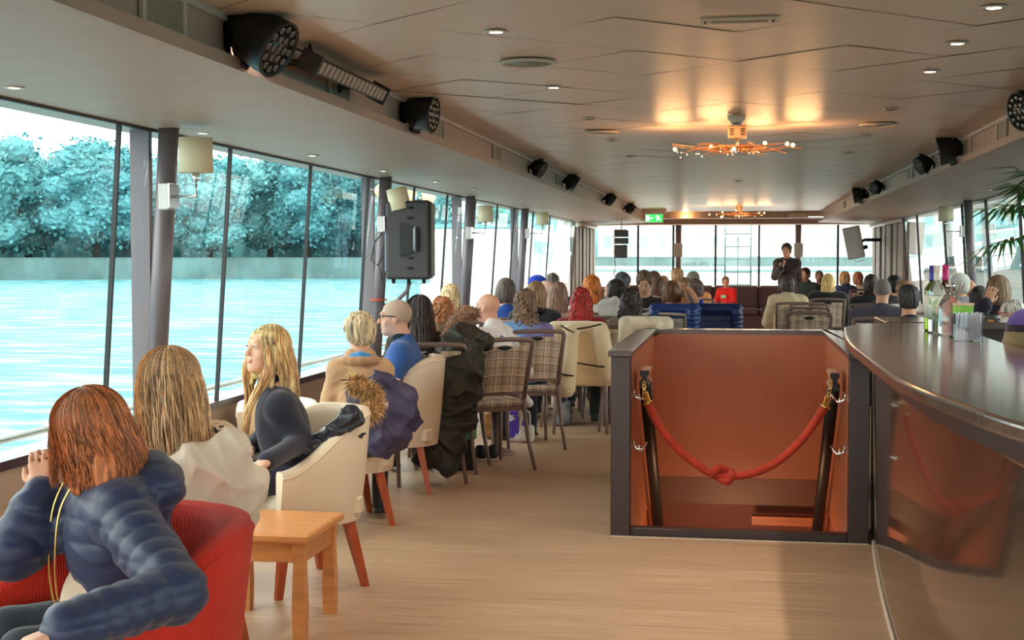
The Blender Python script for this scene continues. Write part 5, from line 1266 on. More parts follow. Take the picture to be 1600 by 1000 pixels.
def strands(ho,H,Hc,Rh,hf,n,col,hx):
    r=np.random.default_rng(n); cols=[hairm(tuple(min(255,c*k) for c in col),.8,1.1) for k in (.7,.88,1.04,1.18)]
    L=hx.get('L',.3); wd=hx.get('w',1.0); q=MB(); part=hx.get('part',.0); wave=hx.get('wave',.006)
    for i in range(n):
        ph=r.uniform(-pi,pi); 
        if abs(ph)<hx.get('fc',.75): continue
        th0=r.uniform(.05,.9); pts=[]; th1=r.uniform(1.45,1.75); o=r.uniform(1.0,1.07)+hx.get('o',0)
        for th in np.linspace(th0,th1,7): pts.append(H(part*math.cos(th)+.088*wd*o*math.sin(th)*math.sin(ph),-.02+.106*o*math.sin(th)*math.cos(ph),.024+.096*o*math.cos(th)))
        p=pts[-1].copy(); out=Rh@np.array((math.sin(ph),math.cos(ph),0)); Ll=L*r.uniform(.72,1.05)
        a1,a2=r.uniform(0,6.28,2); m=9
        z0=p[2]
        zend=Hc[2]-Ll*hf
        for k in range(1,m+1):
            t=k/m; sp=hx.get('spread',.02)
            pp=p+out*(sp*(1-math.cos(t*pi))*.5+wave*math.sin(t*9+a1)-.012*t*t)+np.array((wave*.8*math.sin(t*8+a2),wave*.6*math.cos(t*7+a1),0))
            pp[2]=z0+(zend-z0)*t
            # curtain drifts back
            pp=pp+np.array((0,-hx.get('back',.0)*min(1,t*1.3),0))*(1 if math.cos(ph)<.5 else .3)
            pts.append(pp)
        k=len(pts); rad=r.uniform(.0013,.0026)
        q.tube(pts,[rad*(1-.75*(j/(k-1))**3) for j in range(k)],3,int(r.integers(0,4)))
    q.build('hair_strands',cols,ho)
def fur(parent,pts,rad,n,ln,col,name='fur_trim',seed=0):
    r=np.random.default_rng(seed); q=MB(); P=smooth_pts([np.array(p,float) for p in pts],6)
    q.tube(P,rad*.8,8,1)
    for i in range(n):
        k=r.integers(0,len(P)-1); c=P[k]+(P[k+1]-P[k])*r.random(); d=r.normal(0,1,3); ax=P[k+1]-P[k]; ax/=np.linalg.norm(ax); d-=ax*(d@ax)*.6; d/=np.linalg.norm(d)
        b0=c+d*rad*.6; l=ln*r.uniform(.5,1.1); g=np.array((0,0,-.25*l)); w=np.cross(d,r.normal(0,1,3)); w/=np.linalg.norm(w)+1e-9; w*=.0028
        q.add([b0-w,b0+w,b0+d*l*.6+w*.6+g*.3,b0+d*l*.6-w*.6+g*.3,b0+d*l+g],[(0,1,2,3),(3,2,4)],int(r.integers(0,3)))
    cs=[hairm(tuple(min(255,c*k) for c in col),.8,1.1) for k in (.7,1.0,1.25)]
    return q.build(name,cs,parent)
def drape(name,label,x,y,r,w,h,ztop,mat,d=.075,sleeve=True,extra_caps=(),res=.011,seed=0,tilt=.12,back=-.27,amp=.012,cat='coat',spread=0,slen=.42,quilt=None,front=.18):
    """garment hung over a chair back; local frame faces +Y like the chair"""
    e=empty(name,(x,y,0),r,label,cat); s=Sdf()
    zc=ztop-h/2
    yb=lambda z: back-.09*((z-.5)/.43)+.0
    R_=Rx(-tilt)
    s.box((0,yb(zc)-.035,zc),(w/2,d/2,h/2),rad=d*.48,R=R_,k=.03)
    s.box((0,yb(ztop)+.03,ztop-.03),(w/2*.96,.075,.05),rad=.045,k=.04)
    s.box((0,yb(ztop-front/2)+.075,ztop-front/2-.02),(w/2*.9,.02,front/2),rad=.018,k=.03)
    if sleeve:
        for sx in (-1,1):
            a=np.array((sx*w*.36,yb(ztop)-.05,ztop-.06)); b_=np.array((sx*(w*.40+spread),yb(ztop-slen)-.085,ztop-slen)); s.cap(a,b_,.055,.048,k=.02,quilt=quilt)
    for (a,b_,r1,r2) in extra_caps: s.cap(a,b_,r1,r2,k=.02)
    f0=creases(amp*1.3,seed=seed)
    def dd(X,Y,Z):
        v=f0(X,Y,Z)
        if quilt: v=v-.008*(np.abs(np.sin(pi*(Z)/quilt[1]))**.5-.6)
        return v
    s.mesh('fabric',mat,res,dd,parent=e)
    return e
BLK=(26,26,30); NAVY=(38,48,84); DENIM=(58,76,112)
# ---------------- nearest: chestnut hair, navy puffer, red chair
m_puff=M('navy_puffer',(32,46,80),.5,var=.12,vscale=5,bump=.25,bscale=22,spec=.5,sheen=.15)
def p1_extra(e,H,Hc,Rh,A,sh,nb,zs,f,lean):
    s=Sdf(); s.ell((.01,lean-.01,zs-.30),(.11,.125,.16),k=.03); s.cap(nb+np.array((0,.03,-.03)),nb+np.array((0,.04,.02)),.058)
    k=M('rib_knit',(222,200,176),.9,bump=.3,bscale=50)
    s.mesh('jumper',k,.008,lambda X,Y,Z:.0022*np.sin(X*420),parent=e)
    q=MB()
    for ox in (-.045,.06):
        P=[(ox*.9,lean+.08,nb[2]+.02),(ox*.8,lean+.118,zs-.02),(ox*.8,lean+.132,zs-.12),(ox*.8,lean+.13,zs-.24),(ox*1.0,lean+.10,zs-.36)]
        q.tube(smooth_pts([np.array(p) for p in P],4),.0032,6)
    q.build('zip',m_gold,e)
    q=MB(); P=[(-.2,lean+.02,zs-.33),(-.19,lean+.08,zs-.40)]; q.tube(P,.005,6); q.build('pocket_zip',m_gold,e)
    q=MB(); q.tube([(-.10,lean-.05,nb[2]+.01),(-.12,lean-.055,nb[2]-.02),(-.115,lean-.05,nb[2]-.035)],.005,6); q.sphere((-.115,lean-.05,nb[2]-.04),.009,8); q.build('drawcord',m_white,e)
person('chestnut-haired person in a navy puffer coat leaning on one hand in the red chair',143,600,612,r=128,hy=-62,hp=8,tilt=-10,
  hair=('bob',(176,104,62),{'L':.17,'w':1.2,'o':.05,'back':.04,'strands':3000,'wave':.005,'spread':.02,'th':.006}),
  top=((38,54,90),'coat',{'t':.032,'quilt':(.006,.055),'zq':.06,'open':.012}),topmat=m_puff,bot=(52,60,70),hood=True,lean=.10,wide=1.08,hand_hi=True,
  arms=[((276,925,665),(96,985,720),(20,1015,735),(0,0,-1)),((18,868,600),(66,768,590),(62,715,585),(.8,-.3,0))],res=.0062,extra=p1_extra,chair=None,skin=(224,170,142))
# ---------------- long blonde hair, leopard coat
def leopard():
    m=M('leopard_print',(216,188,150),.8,bump=.2,bscale=80); nt=m.node_tree;N=nt.nodes;L=nt.links
    tc=N.new('ShaderNodeTexCoord'); no=N.new('ShaderNodeTexNoise'); no.inputs['Scale'].default_value=30; no.inputs['Detail'].default_value=1.5; L.new(tc.outputs['Object'],no.inputs['Vector'])
    rp=N.new('ShaderNodeValToRGB'); rp.color_ramp.elements[0].position=.55; rp.color_ramp.elements[1].position=.57; rp.color_ramp.elements[0].color=(*lin((220,192,156)),1); rp.color_ramp.elements[1].color=(*lin((34,26,24)),1)
    L.new(no.outputs['Fac'],rp.inputs['Fac']); L.new(rp.outputs['Color'],N['Principled BSDF'].inputs['Base Color']); return m
person('person with very long ash blonde hair in an animal-print coat, back to the camera',262,485,548,r=35,hy=12,hp=3,hair=('long',(208,164,122),{'L':.43,'w':1.14,'strands':3200,'wave':.007,'spread':.02,'back':.13,'o':.03}),
  top=((216,188,150),'coat',{'t':.03}),topmat=leopard(),bot=(44,50,74),res=.008,chair=None,lean=.05,group=None)
# ---------------- blonde in dark knit, looking out
def p3_extra(e,H,Hc,Rh,A,sh,nb,zs,f,lean):
    # long blonde lock falling over the front shoulder
    q=MB(); r=np.random.default_rng(5); cols=[hairm(tuple(min(255,c*k) for c in (228,178,128)),.8,1.1) for k in (.8,1.0,1.15)]
    for sx,n,x1,y1,z1 in ((-1,150,-.10,.155,zs-.20),(1,150,.055,.15,zs-.26)):
        for i in range(n):
            a=H(sx*(.072+r.uniform(-.012,.012)),.02+r.uniform(-.03,.035),-.01+r.uniform(-.02,.03)); b_=H(sx*(.085+r.uniform(-.014,.012)),.025+r.uniform(-.03,.03),-.12)
            c_=np.array((x1*1.0+r.uniform(-.022,.022),lean+y1-.03+r.uniform(-.02,.012),zs-.02)); d_=np.array((x1+r.uniform(-.02,.02),lean+y1+r.uniform(-.015,.01),z1+r.uniform(-.02,.07)))
            P=smooth_pts([a,b_,c_,d_],4); q.tube(P,[.003*(1-.7*(j/(len(P)-1))**3) for j in range(len(P))],4,int(r.integers(0,3)))
    q.build('hair_locks',cols,e)
person('person with long golden blonde hair in a dark knit, gazing out to the left',492,342,508,X=-1.98,Y=5.98,r=114,hy=30,hp=-10,drop=.03,hair=('long',(238,184,130),{'L':.25,'w':1.0,'fc':1.25,'fcut':1.14,'back':.03,'strands':2400,'wave':.005,'spread':.012}),
  top=((46,48,62),'turtle',{'t':.010}),bot=(44,46,62),face=True,res=.0058,lean=.08,seat=.42,skin=(232,184,156),
  arms=[((470,690,350),(415,722,372),(395,735,378),(0,0,-1)),((425,668,330),(392,700,340),(370,712,345),(0,0,-1))],extra=p3_extra,chair=None)
# ---------------- short highlighted hair, camel coat, blue scarf
def p4_extra(e,H,Hc,Rh,A,sh,nb,zs,f,lean):
    s=Sdf()
    for k in range(12):
        a=2*pi*k/12; b_=2*pi*(k+1)/12; s.cap(nb+np.array((.066*math.cos(a),.01+.066*math.sin(a),.018+.012*math.sin(3*a))),nb+np.array((.066*math.cos(b_),.01+.066*math.sin(b_),.018+.012*math.sin(3*b_))),.03,k=.01)
    s.mesh('scarf',cloth((70,140,200)),.008,folds(.004,fx=20,seed=2),parent=e)
    s=Sdf()
    for k in range(12):
        a=2*pi*k/12; b_=2*pi*(k+1)/12; s.cap(nb+np.array((.088*math.cos(a),-.005+.085*math.sin(a),-.012+.02*(math.sin(a)<0))),nb+np.array((.088*math.cos(b_),-.005+.085*math.sin(b_),-.012+.02*(math.sin(b_)<0))),.024,k=.012)
    s.mesh('collar',cloth((176,134,98)),.008,parent=e)
    q=MB(); q.tube([(-.11,lean-.145,zs-.05),(0,lean-.158,zs-.055),(.11,lean-.145,zs-.05)],.004,5); q.build('seam',M('seam_dark',(90,64,44),.8),e)
person('person with short streaked grey-blonde hair in a camel coat and blue scarf',562,284,489,r=18,hy=10,hp=6,hair=('short',(196,176,142),{'th':.004,'amp':1.3,'strands':0}),top=((194,154,116),'coat',{'t':.022,'collar':1}),wide=.72,bot=(50,48,54),res=.0075,extra=p4_extra,chair=None,seat=.42)
# ---------------- man, blue cable jumper
m_cable=M('blue_cable_knit',(44,88,158),.85,bump=.5,bscale=25,stretch=(5,5,1),var=.15,vscale=3,sheen=.2)
def p5_extra(e,H,Hc,Rh,A,sh,nb,zs,f,lean):
    s=Sdf(); s.cap(nb+np.array((0,.015,-.0)),nb+np.array((0,.02,.03)),.064); s.ell(nb+np.array((0,.07,.01)),(.02,.03,.05),sub=True)
    s.mesh('collar',cloth((20,40,50)),.007,parent=e)
    q=MB(); q.box((-.10,lean+.118,zs-.085),(-.07,lean+.124,zs-.072),bev=.002); q.build('badge',m_white,e)
person('bald grey-bearded person in glasses and a blue cable jumper, side on',632,257,471,X=-2.07,Y=8.47,r=96,hy=8,hp=0,hair=('buzz',(196,168,150)),top=((44,88,158),'jumper',{'t':.02}),topmat=m_cable,bot=(60,56,64),skin=(226,172,148),face=True,glasses=True,beard=(212,176,158),res=.0075,lean=.02,extra=p5_extra,chair=None,seat=.42)
# ---------------- second row by the windows
person('person with long dark brown hair behind the man in the blue jumper',655,230,463,r=25,hair=('long',(66,50,46),{'L':.34,'strands':700,'back':.06}),top=((60,44,38),'coat'),clabel='plaid chair whose corner shows beside the blue jumper')
person('person with curly auburn hair and a brown fur-collared coat',690,212,464,r=30,hair=('curly',(166,106,66),{'L':.10}),top=((112,84,62),'coat',{'t':.045}))
person('person with straight light blonde hair beyond the auburn curls',703,172,444,r=20,hair=('long',(206,176,134),{'L':.28}),top=((150,120,90),'jumper'))
def shirt_print(e,H,Hc,Rh,A,sh,nb,zs,f,lean):
    q=MB(); q.box((.06,lean-.127,zs-.05),(.10,lean-.122,zs-.03)); q.box((-.09,lean-.13,zs-.04),(-.02,lean-.125,zs-.025),R=Ry(.5),c=(-.05,0,zs-.03)); q.build('print',M('print_blue',(60,110,190),.6),e)
person('bald person in a white T-shirt, bare elbow out to the side',763,206,458,r=72,hy=6,hair=('bald',(196,160,140)),chair='stool',top=((232,228,232),'shirt',{'bare':1,'t':.02}),skin=(228,172,148),wide=1.15,arms=['lap',((838,572,200),(806,602,196),(792,606,195),(0,0,-1))],res=.009,extra=shirt_print,bot=(60,60,70))
person('person with wavy grey-brown hair in a pale blue and lilac top',820,196,453,r=22,hair=('curly',(120,96,78),{'L':.26}),top=((118,156,214),'shirt'),topmat=M('blue_lilac',(112,166,222),.8,col2=(132,116,176),vscale=3,vlo=.45,vhi=.55))
person('person with short wavy dark grey hair and royal blue top by the window',790,165,435,r=15,hair=('bob',(92,80,74),{'L':.06}),top=((44,84,170),'jumper'))
person('person with ash blonde hair and black fur collar',838,172,440,r=-15,hair=('long',(150,116,84),{'L':.2}),top=((40,40,48),'coat',{'zq':.05,'t':.04}),extra=lambda e,H,Hc,Rh,A,sh,nb,zs,f,lean: fur(e,[nb+np.array(p) for p in ((-.1,.03,.0),(-.08,-.08,.02),(0,-.11,.02),(.08,-.08,.02),(.1,.03,0))],.04,500,.03,(26,22,22)))
person('bald pale person beside the lilac-brown haired person',853,158,437,r=55,hair=('bald',(222,186,170)),skin=(232,190,172),top=((190,170,160),'jumper'))
person('person in a bright blue knitted hat by the left windows',839,146,431,r=60,hair=('short',(60,50,46),{'cap':(24,62,190)}),top=((60,60,70),'coat'))
person('person with short dark grey hair in front of the bright side window',863,132,427,r=5,hair=('short',(96,84,78)),top=((70,74,84),'coat'))
person('person with straight mousy brown hair and a pink top',872,164,441,r=8,hair=('long',(140,104,88),{'L':.24}),top=((214,168,160),'jumper'),ckind=0)
person('person with wavy bright red hair, back to the camera by the cream coat',908,180,450,r=6,hair=('curly',(158,38,34),{'L':.25,'w':1.15,'amp':.6}),top=((140,30,34),'jumper'),bot=BLK,ckind=0,clabel='plaid chair carrying the cream shearling coat')
person('person with bright orange curly hair and white top',925,150,430,r=-12,hair=('curly',(222,112,44),{'L':.17,'w':1.02,'amp':.6}),top=((226,222,214),'jumper'))
person('dark-haired person in profile with face raised, left of the teal jacket',960,142,436,r=62,hy=12,hp=-18,hair=('bob',(46,36,36),{'L':.1}),top=((214,208,200),'jumper'),face=True,res=.01)
person('person with salt-and-pepper hair in a dark teal jacket',973,138,426,r=-22,hair=('short',(84,86,92),{'th':.004}),top=((34,72,82),'coat',{'t':.025}))
person('person with short brown hair in a black sweatshirt facing the camera, looking down',1007,142,424,r=165,hy=18,hp=22,hair=('short',(104,80,60)),top=((44,36,40),'jumper'),face=True,res=.009,arms='table',lean=.08,extra=lambda e,H,Hc,Rh,A,sh,nb,zs,f,lean: MB().box((-.07,lean+.128,zs-.12),(-.05,lean+.134,zs-.09)).build('badge',M('badge_yellow',(220,190,60),.5),e))
person('brown-haired person just behind the black sweatshirt',1021,128,424,r=20,hair=('short',(108,70,56)),top=((80,60,60),'coat'))
person('person with chin-length brown hair half hidden past the black sweatshirt',1029,132,433,r=-25,hair=('bob',(110,78,60)),top=((150,100,80),'jumper'))
person('sandy-haired person with smooth round head left of the camel top',1036,126,430,r=0,hair=('buzz',(206,150,104)),top=((196,150,110),'jumper'))
person('person with sandy hair sitting tall near the white post speaker',1058,112,419,r=12,hair=('short',(178,136,96)),top=((170,120,84),'jumper'))
person('person with long wavy dark hair in an olive grey top, behind the stair rail',986,178,452,r=-2,hair=('curly',(58,48,48),{'L':.22,'w':1.1}),top=((142,134,118),'jumper'),clabel='plaid chair carrying the plain cream coat behind the stair rail')
person('person with brown bobbed hair in a camel top, hand raised to the head',1049,152,439,r=-8,hair=('bob',(112,74,54),{'L':.10,'w':1.1}),top=((206,140,96),'jumper'),arms=['lap',((1086,472,150),(1074,452,158),(1064,446,160),(0,1,0))],hand_hi=True,ckind=1)
person('person with light brown hair between the camel top and blue shirt',1071,138,434,r=-10,hair=('bob',(148,110,88)),top=((190,130,90),'jumper'))
person('person with greying brown hair in a bright blue shirt',1086,150,436,r=8,hy=14,hair=('short',(108,88,82)),top=((30,66,178),'shirt'),skin=(220,160,130),ckind=1)
person('person in a flat grey cap and orange top beyond the blue shirt',1083,114,425,r=10,hair=('short',(130,120,110),{'cap':(140,134,120)}),top=((226,150,96),'jumper'))
person('child in a red sweatshirt sitting on the front bench',1134,86,432,r=155,hy=25,hp=0,hair=('short',(128,96,72)),top=((222,40,34),'jumper'),bot=(140,140,128),face=True,res=.011,child=.95,chair=None,extra=lambda e,H,Hc,Rh,A,sh,nb,zs,f,lean: MB().box((-.05,lean+.122,zs-.14),(.05,lean+.127,zs-.08),bev=.003).build('print',M('print_green',(150,200,160),.6),e))
# the guide, standing
def mic(e,H,Hc,Rh,A,sh,nb,zs,f,lean):
    p=A[1][1]+np.array((-.02,.03,.07)); q=MB(); q.tube([p+np.array((0,.02,-.10)),p+np.array((0,.0,.06))],[.012,.015],10); q.sphere(p+np.array((0,-.003,.08)),.024,10); q.build('grip',m_black,e)
    q=MB(); q.sphere((.02,lean+.125,zs-.13),.014,8); q.build('pin_badge',m_white,e)
person('guide in a dark jacket standing at the front, speaking into a microphone',1229,96,380,r=160,hy=6,hp=4,hair=('short',(34,28,28)),top=((50,38,44),'jumper',{'t':.022}),bot=(30,30,36),stand=True,face=True,res=.0095,hand_hi=True,arms=[((1248,438,94),(1238,455,95),(1230,460,95),(0,0,-1)),((1211,432,97),(1221,419,99),(1224,408,99),(0,-1,.2))],chair=None,extra=mic,skin=(214,156,128))
person('person with dark tousled hair in a big beige coat before the guide',1230,124,430,r=12,hair=('bob',(74,56,54),{'L':.1,'amp':1.6}),top=((220,196,162),'coat',{'t':.045}),ckind=0,group=None)
person('dark-haired person in a green top seated right of the guide',1258,86,418,r=150,hair=('short',(50,44,42)),top=((50,66,60),'coat'),res=.013)
person('smiling bearded person in navy facing the camera near the front window',1280,82,423,r=172,hair=('short',(130,108,92)),beard=(150,116,96),top=((40,56,96),'jumper'),face=True,res=.012)
person('person with straight golden blonde hair in a black coat',1294,114,428,r=-4,hair=('long',(214,170,110),{'L':.22}),top=((30,30,34),'coat',{'t':.05}),wide=1.1)
person('blonde person with blue scarf near the tilted screen',1319,90,424,r=40,hair=('bob',(196,156,110),{'w':1.15}),top=((60,80,120),'coat'))
person('reddish-blonde person half hidden beside the brown panels',1340,88,425,r=125,hair=('bob',(198,136,96)),top=((190,176,160),'jumper'),face=True,res=.012)
person('person with dark curly cropped hair in black, left of the grey jumper',1361,128,429,r=-8,hair=('curly',(52,40,38),{'L':.02,'amp':.6}),top=((30,30,34),'coat'))
person('broad person with cropped grey hair in a slate jumper at the right',1379,164,436,r=-12,hair=('buzz',(128,118,112)),top=((74,68,84),'jumper',{'t':.035}),wide=1.3,res=.01)
person('black-haired person beyond the slate jumper',1397,138,431,r=2,hair=('short',(28,24,26),{'th':.005}),top=((60,60,66),'coat'))
person('person with tied dirty-blonde hair and pale collar behind the dark-haired person',1413,150,439,r=25,hair=('short',(150,116,88),{'th':.006}),top=((216,208,196),'coat',{'t':.04}))
person('person with dark faded haircut in a navy top by the bar end',1420,192,446,r=-4,hair=('short',(62,60,62),{'th':.002}),top=((28,36,66),'jumper'),res=.009,skin=(222,168,140))
person('person in a white woolly hat near the right windows',1500,152,428,r=5,hair=('short',(190,180,170),{'cap':(206,206,200)}),top=((140,140,146),'coat'))
person('person with light brown hair and grey coat behind the bottles',1513,148,438,r=-25,hair=('bob',(170,120,84)),top=((122,118,124),'coat',{'t':.045}))
person('dark-haired person leaning in beside the balding head',1530,166,447,r=-10,hair=('bob',(44,34,36)),top=((40,40,60),'coat'))
person('person with thinning brown hair and dark jacket, hands raised',1560,184,431,r=-14,hair=('bob',(132,104,80),{'L':.08,'th':.003}),top=((44,40,60),'coat'),arms=[((1528,492,190),(1540,474,192),(1546,462,192),(0,1,0)),'table'],hand_hi=True,res=.009)
person('grey-haired person in thin red glasses at the right edge',1581,206,470,r=62,hy=5,hair=('short',(196,192,188),{'th':.004}),top=((60,70,120),'jumper'),face=True,glasses=(200,80,50),res=.0085,skin=(222,166,142))
def olive(X,Y,Z): return (Z<1.16).astype(int)
o=person('person in a purple-topped olive jumper cut off by the right edge behind the bar',1650,330,385,r=30,hair=('bob',(80,60,50)),top=((110,98,72),'jumper',{'t':.03,'matfn':lambda X,Y,Z:np.where(Z>1.18,1,np.where(Z>1.15,2,0))}),topmat=[cloth((118,106,78)),cloth((70,56,120)),cloth((34,26,40))],T=1.52,seat=.68,chair=None,wide=1.2,res=.011)
e=empty('bar_stool',(o.location[0],o.location[1],0),0,'round dark bar stool behind the counter at the right edge','stool')
q=MB(); q.lathe([(0,.60),(.17,.60),(.18,.63),(.16,.665),(0,.67)],(0,0,0),24); q.build('seat',m_bench,e)
for k in range(4):
    a=k*pi/2+.4; q=MB(); q.tube([(.12*math.cos(a),.12*math.sin(a),.6),(.2*math.cos(a),.2*math.sin(a),0)],.013,8); q.build('leg',m_metalbrown,e)
# ================================================================= empty chairs and garments
plaid(-1.75,9.63,math.radians(34),'empty brown-framed tartan chair at the aisle in front of the bald white T-shirt')
A_=at(692,560,218); plaid(A_[0]-.24,A_[1]+.12,math.radians(50),'tartan chair beneath the dark green parka')
c=at(1270,480,150); plaid(c[0]-.02,c[1],math.radians(-6),'empty tartan chair nearest behind the stair rail on the right')
c=at(1262,480,137); plaid(c[0],c[1],math.radians(0),'middle of the three nested empty tartan chairs')
c=at(1252,480,127); plaid(c[0]+.1,c[1],math.radians(-4),'furthest of the three nested empty tartan chairs')
c=at(1063,480,150); plaid(c[0]-.05,c[1]-.25,math.radians(-6),'pale-framed grey plaid chair behind the left stair rail',1,'grey plaid chairs')
# beige coat over the hidden tub chair
m_bcoat=M('pale_beige_fabric',(226,208,188),.6,var=.05,vscale=4,bump=.2,bscale=14)
e=empty('beige_coat',(0,0,0),0,'pale beige coat bundled over the chair behind the red one','coat'); s=Sdf()
W_=lambda u,v,s_: at(u,v,s_)
s.cap(W_(290,735,505),W_(350,725,500),.085,.095,k=.05); s.cap(W_(350,725,500),W_(388,752,492),.075,.05,k=.05)
s.cap(W_(295,790,505),W_(365,785,495),.10,.085,k=.06); s.cap(W_(300,870,500),W_(362,870,490),.09,.06,k=.06); s.cap(W_(384,765,492),W_(378,850,488),.04,.035,k=.04); s.ell(W_(345,705,500),(.035,.05,.04),k=.03)
f1=folds(.016,fx=7,fy=6,fz=5,seed=4); g1=creases(.034,seed=4); s.mesh('fabric',m_bcoat,.007,lambda X,Y,Z:f1(X,Y,Z)*.4+g1(X,Y,Z),parent=e)
# black jacket with fur hood behind the golden blonde
m_bj=M('black_puffer',(38,40,52),.35,var=.2,vscale=8,bump=.35,bscale=30)
e=empty('black_jacket',(0,0,0),0,'black quilted jacket with tan fur hood tucked behind the golden blonde','jacket'); s=Sdf()
s.cap(W_(450,712,352),W_(530,680,346),.04,.065,k=.03); s.cap(W_(526,674,352),W_(552,650,350),.045,.05,k=.03); s.cap(W_(495,702,350),W_(548,672,345),.05,.06,k=.03)
f2=creases(.03,1.6,seed=9); s.mesh('fabric',m_bj,.008,f2,parent=e)
fur(e,[W_(548,598,325),W_(566,603,325),W_(584,618,325),W_(583,640,328),W_(572,645,330)],.04,2200,.05,(216,168,118),seed=3)
q=MB(); a=W_(600,632,320); q.box(a-np.array((.02,.004,.012)),a+np.array((.02,.004,.012))); q.build('label',m_white,e)
# navy coat over second cream chair
m_nv=M('navy_cotton',(62,56,88),.55,var=.1,vscale=4,bump=.2,bscale=14)
e=empty('navy_coat',(0,0,0),0,'navy hooded coat slung over the second cream armchair','coat'); s=Sdf()
s.cap(W_(562,612,300),W_(628,618,296),.055,.065,k=.05); s.cap(W_(585,645,300),W_(628,650,296),.09,.085,k=.05); s.cap(W_(596,690,302),W_(625,680,298),.07,.07,k=.05); s.cap(W_(566,630,302),W_(588,702,302),.06,.05,k=.04); s.cap(W_(556,604,302),W_(560,645,302),.05,.055,k=.04); s.cap(W_(560,600,302),W_(610,596,298),.04,.045,k=.03); s.cap(W_(638,620,296),W_(645,660,294),.045,.04,k=.03)
f3=creases(.036,seed=14); s.mesh('fabric',m_nv,.0085,f3,parent=e)
# parka
m_pk=M('parka_green',(44,44,38),.6,var=.2,vscale=5,bump=.3,bscale=16)
e=empty('parka',(0,0,0),0,'very dark green parka with grey-brown fur hood hanging to the floor','coat'); s=Sdf()
s.cap(W_(722,522,232),W_(758,535,230),.085,.07,k=.06); s.cap(W_(712,545,234),W_(735,570,234),.12,.11,k=.08); s.cap(W_(705,575,236),W_(728,610,235),.13,.12,k=.08); s.cap(W_(700,625,238),W_(720,655,236),.12,.11,k=.08); s.cap(W_(694,665,238),W_(706,690,238),.11,.10,k=.08); s.cap(W_(668,712,240),W_(700,705,238),.09,.09,k=.05); s.cap(W_(704,690,238),W_(700,732,240),.08,.06,k=.05)
f4=creases(.034,seed=24); s.mesh('fabric',m_pk,.0095,f4,parent=e)
fur(e,[W_(696,528,232),W_(708,505,230),W_(728,488,228),W_(742,490,226)],.05,1300,.045,(176,140,116),seed=6)
# cream shearling coat over the red-haired person's chair
m_sh=M('cream_wool',(240,222,184),.9,var=.04,vscale=6,bump=.4,bscale=90,sheen=.4)
m_shz=.935
c=at(900,560,186); e=drape('shearling_coat','cream wool coat with dark seams hung on the chair of the bright red hair',c[0],c[1]+.22,math.radians(4),.50,.52,m_shz,m_sh,d=.09,sleeve=False,seed=3,amp=.007,back=-.24,extra_caps=[((-.19,-.36,.86),(-.27,-.40,.48),.075,.085),((-.05,-.39,.87),(-.09,-.46,.42),.07,.085),((.2,-.36,.86),(.26,-.38,.50),.07,.075)])
for (a,b_) in (((-.33,-.47,.58),(-.19,-.48,.57)),((-.17,-.53,.55),(-.02,-.535,.52)),((.0,-.44,.62),(.32,-.43,.58)),((-.13,-.44,.93),(-.02,-.45,.87)),((.0,-.44,.90),(.2,-.42,.94))):
    q=MB(); q.tube([a,(np.array(a)+b_)/2+np.array((0,-.01,-.005)),b_],.007,5); q.build('seam',m_black,e)
c=at(1010,540,183); drape('cream_coat','plain cream coat hung on the chair behind the left stair rail',c[0]+.02,c[1]+.2,math.radians(-4),.46,.42,.97,cloth((226,216,196)),seed=8,amp=.006,back=-.22)
m_bq=M('blue_quilt',(28,58,124),.4,var=.1,vscale=5,bump=.1)
c=at(1060,490,152); drape('quilted_jacket','royal blue quilted jacket on the chair of the camel top',c[0]+.02,c[1]+.0,math.radians(-8),.52,.42,1.0,m_bq,seed=5,amp=.004,quilt=(.008,.045),back=-.24,cat='jacket')
c=at(1112,490,150); drape('quilted_jacket','navy blue quilted jacket hanging at the end chair left of the child',c[0]-.03,c[1]-.02,math.radians(10),.57,.5,1.0,M('navy_quilt',(26,44,98),.4,var=.1,vscale=5),seed=6,amp=.004,quilt=(.008,.045),back=-.31,cat='jacket')
c=at(1112,490,150); plaid(c[0]-.03,c[1]+.12,math.radians(10),'plaid chair under the navy quilted jacket left of the child',1,'grey plaid chairs')
c=at(1294,470,112); drape('black_coat','black coat spread over the chair of the golden blonde by the front',c[0],c[1]+.12,math.radians(-4),.54,.38,.98,cloth(BLK),seed=12,res=.013,back=-.25)
# grey hoodie bunched on a chair
c=at(950,486,165); e=empty('grey_hoodie',c,0,'pale grey hooded top bunched on a chair left of the dark wavy hair','hoodie'); s=Sdf(); s.ell((0,0,.0),(.09,.06,.12)); s.cap((-.04,0,.06),(.06,-.02,.10),.05,.045,k=.03); s.cap((.05,0,.0),(.07,0,-.2),.05,.04,k=.04)
s.mesh('fabric',cloth((206,204,200)),.01,folds(.012,fx=16,fz=14,seed=31),parent=e)
plaid(c[0],c[1]+.22,0,'plaid chair under the pale grey hooded top')
# white cardigan on aisle side of the white T-shirt person
e=empty('white_cardigan',(0,0,0),0,'white cloth hanging beside the bare elbow over the chair side','cardigan'); s=Sdf(); s.cap(W_(812,580,212),W_(826,580,208),.045,.04,k=.04); s.cap(W_(812,610,212),W_(826,630,208),.035,.03,k=.04); s.cap(W_(815,630,212),W_(812,668,212),.03,.015,k=.04)
s.mesh('fabric',cloth((226,220,214)),.009,folds(.008,seed=41),parent=e)
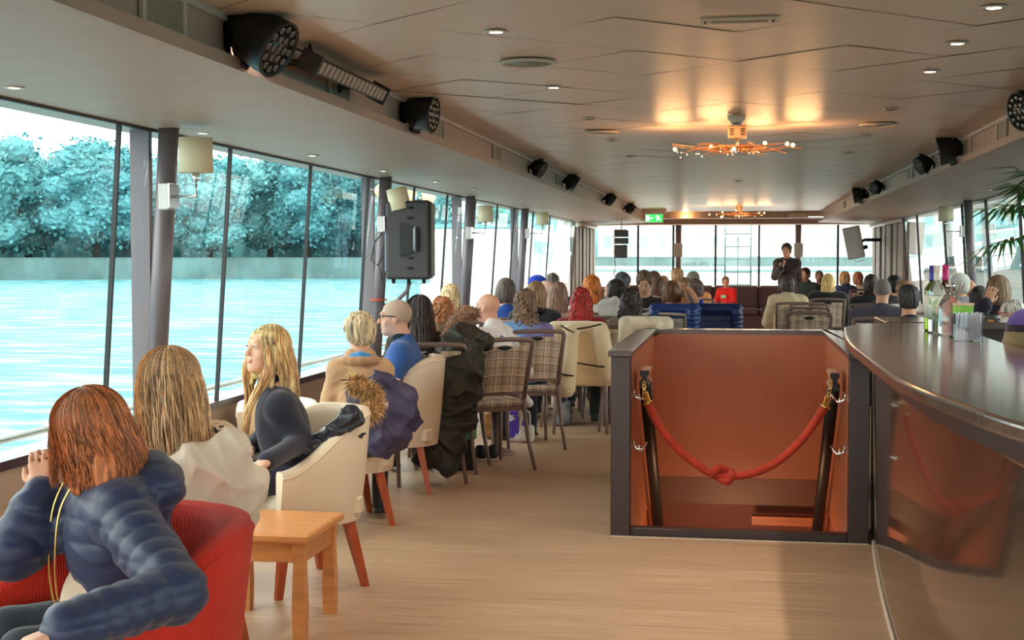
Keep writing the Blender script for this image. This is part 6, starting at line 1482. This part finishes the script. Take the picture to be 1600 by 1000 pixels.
# bags and small floor items
def bag(label,u,v,w,h,d,mat,cat='bag',name='bag',seed=0,rz=0):
    p=onz(u,v,0); e=empty(name,p,rz,label,cat); s=Sdf(); s.box((0,0,h/2),(w/2,d/2,h/2),rad=.04); s.ell((0,0,h),(w*.4,d*.3,.04),sub=True,k=.03)
    s.mesh('body',mat,.010,folds(.010,fx=13,fz=10,seed=seed),parent=e); q=MB(); q.tube(smooth_pts([np.array(p_) for p_ in ((-w*.25,0,h-.03),(-w*.2,0,h+.08),(w*.2,0,h+.08),(w*.25,0,h-.03))],5),.008,6); q.build('handle',mat,e)
bag('shiny brown bag on the floor under the empty tartan chair',782,685,.26,.24,.16,M('bag_brown',(150,104,56),.3,var=.3,vscale=12),seed=1)
bag('purple and white carrier bag on the floor by the aisle',806,690,.16,.28,.12,M('bag_purple',(84,60,170),.4,col2=(230,226,232),vscale=10,vlo=.5,vhi=.53),seed=2,name='carrier_bag')
bag('small white bag on the floor right of the purple carrier',822,691,.13,.16,.12,M('bag_white',(214,206,196),.6),seed=3)
bag('grey bag with white pattern under the cream coat chair',879,665,.14,.24,.12,M('bag_grey',(150,148,150),.5,col2=(90,90,96),vscale=14),seed=4)
p=at(712,668,222); e=empty('green_crate',(p[0],p[1],0),.5,'green plastic crate showing between the parka and the empty tartan chair','crate')
q=MB(); q.box((-.12,-.12,.22),(.12,.12,.34),bev=.01); q.build('box',M('green_plastic',(96,170,120),.4),e); q=MB(); q.box((-.13,-.13,.34),(.13,.13,.36),bev=.005); q.build('lid',m_blackpl,e); q=MB(); q.box((-.1,-.1,0),(.1,.1,.22)); q.build('stand',m_blackpl,e)
# black and white trainers under the empty chair (legs of the parka side person)
p=onz(742,718,0); 
for k,(dx,dy,rz_) in enumerate(((0,0,.9),(.12,.05,.3))):
    e=empty('trainer',(p[0]+dx,p[1]+dy,0),rz_,('black trainer with white stripes on the floor left of the empty chair leg','black trainer with white stripes nearer the empty chair leg')[k],'shoe')
    s=Sdf(); s.cap((0,-.08,.045),(0,.09,.035),.036,.032,k=.02); s.cap((0,-.07,.06),(0,-.06,.09),.036,.036,k=.02); s.ell((0,-.065,.12),(.025,.028,.04),sub=True,k=.01)
    s.mesh('upper',cloth((24,26,30),.5),.006,parent=e); q=MB(); q.box((-.04,-.12,0),(.04,.125,.018),bev=.008); q.build('sole',M('sole_tan',(190,176,156),.6),e)
    for j in range(3):
        q=MB(); q.tube([(-.038,-.02+j*.03,.02),(-.036,.0+j*.03,.05),(-.02,.01+j*.03,.068)],.004,5); q.build('stripe',m_white,e)
SC.view_settings.exposure=EXPO
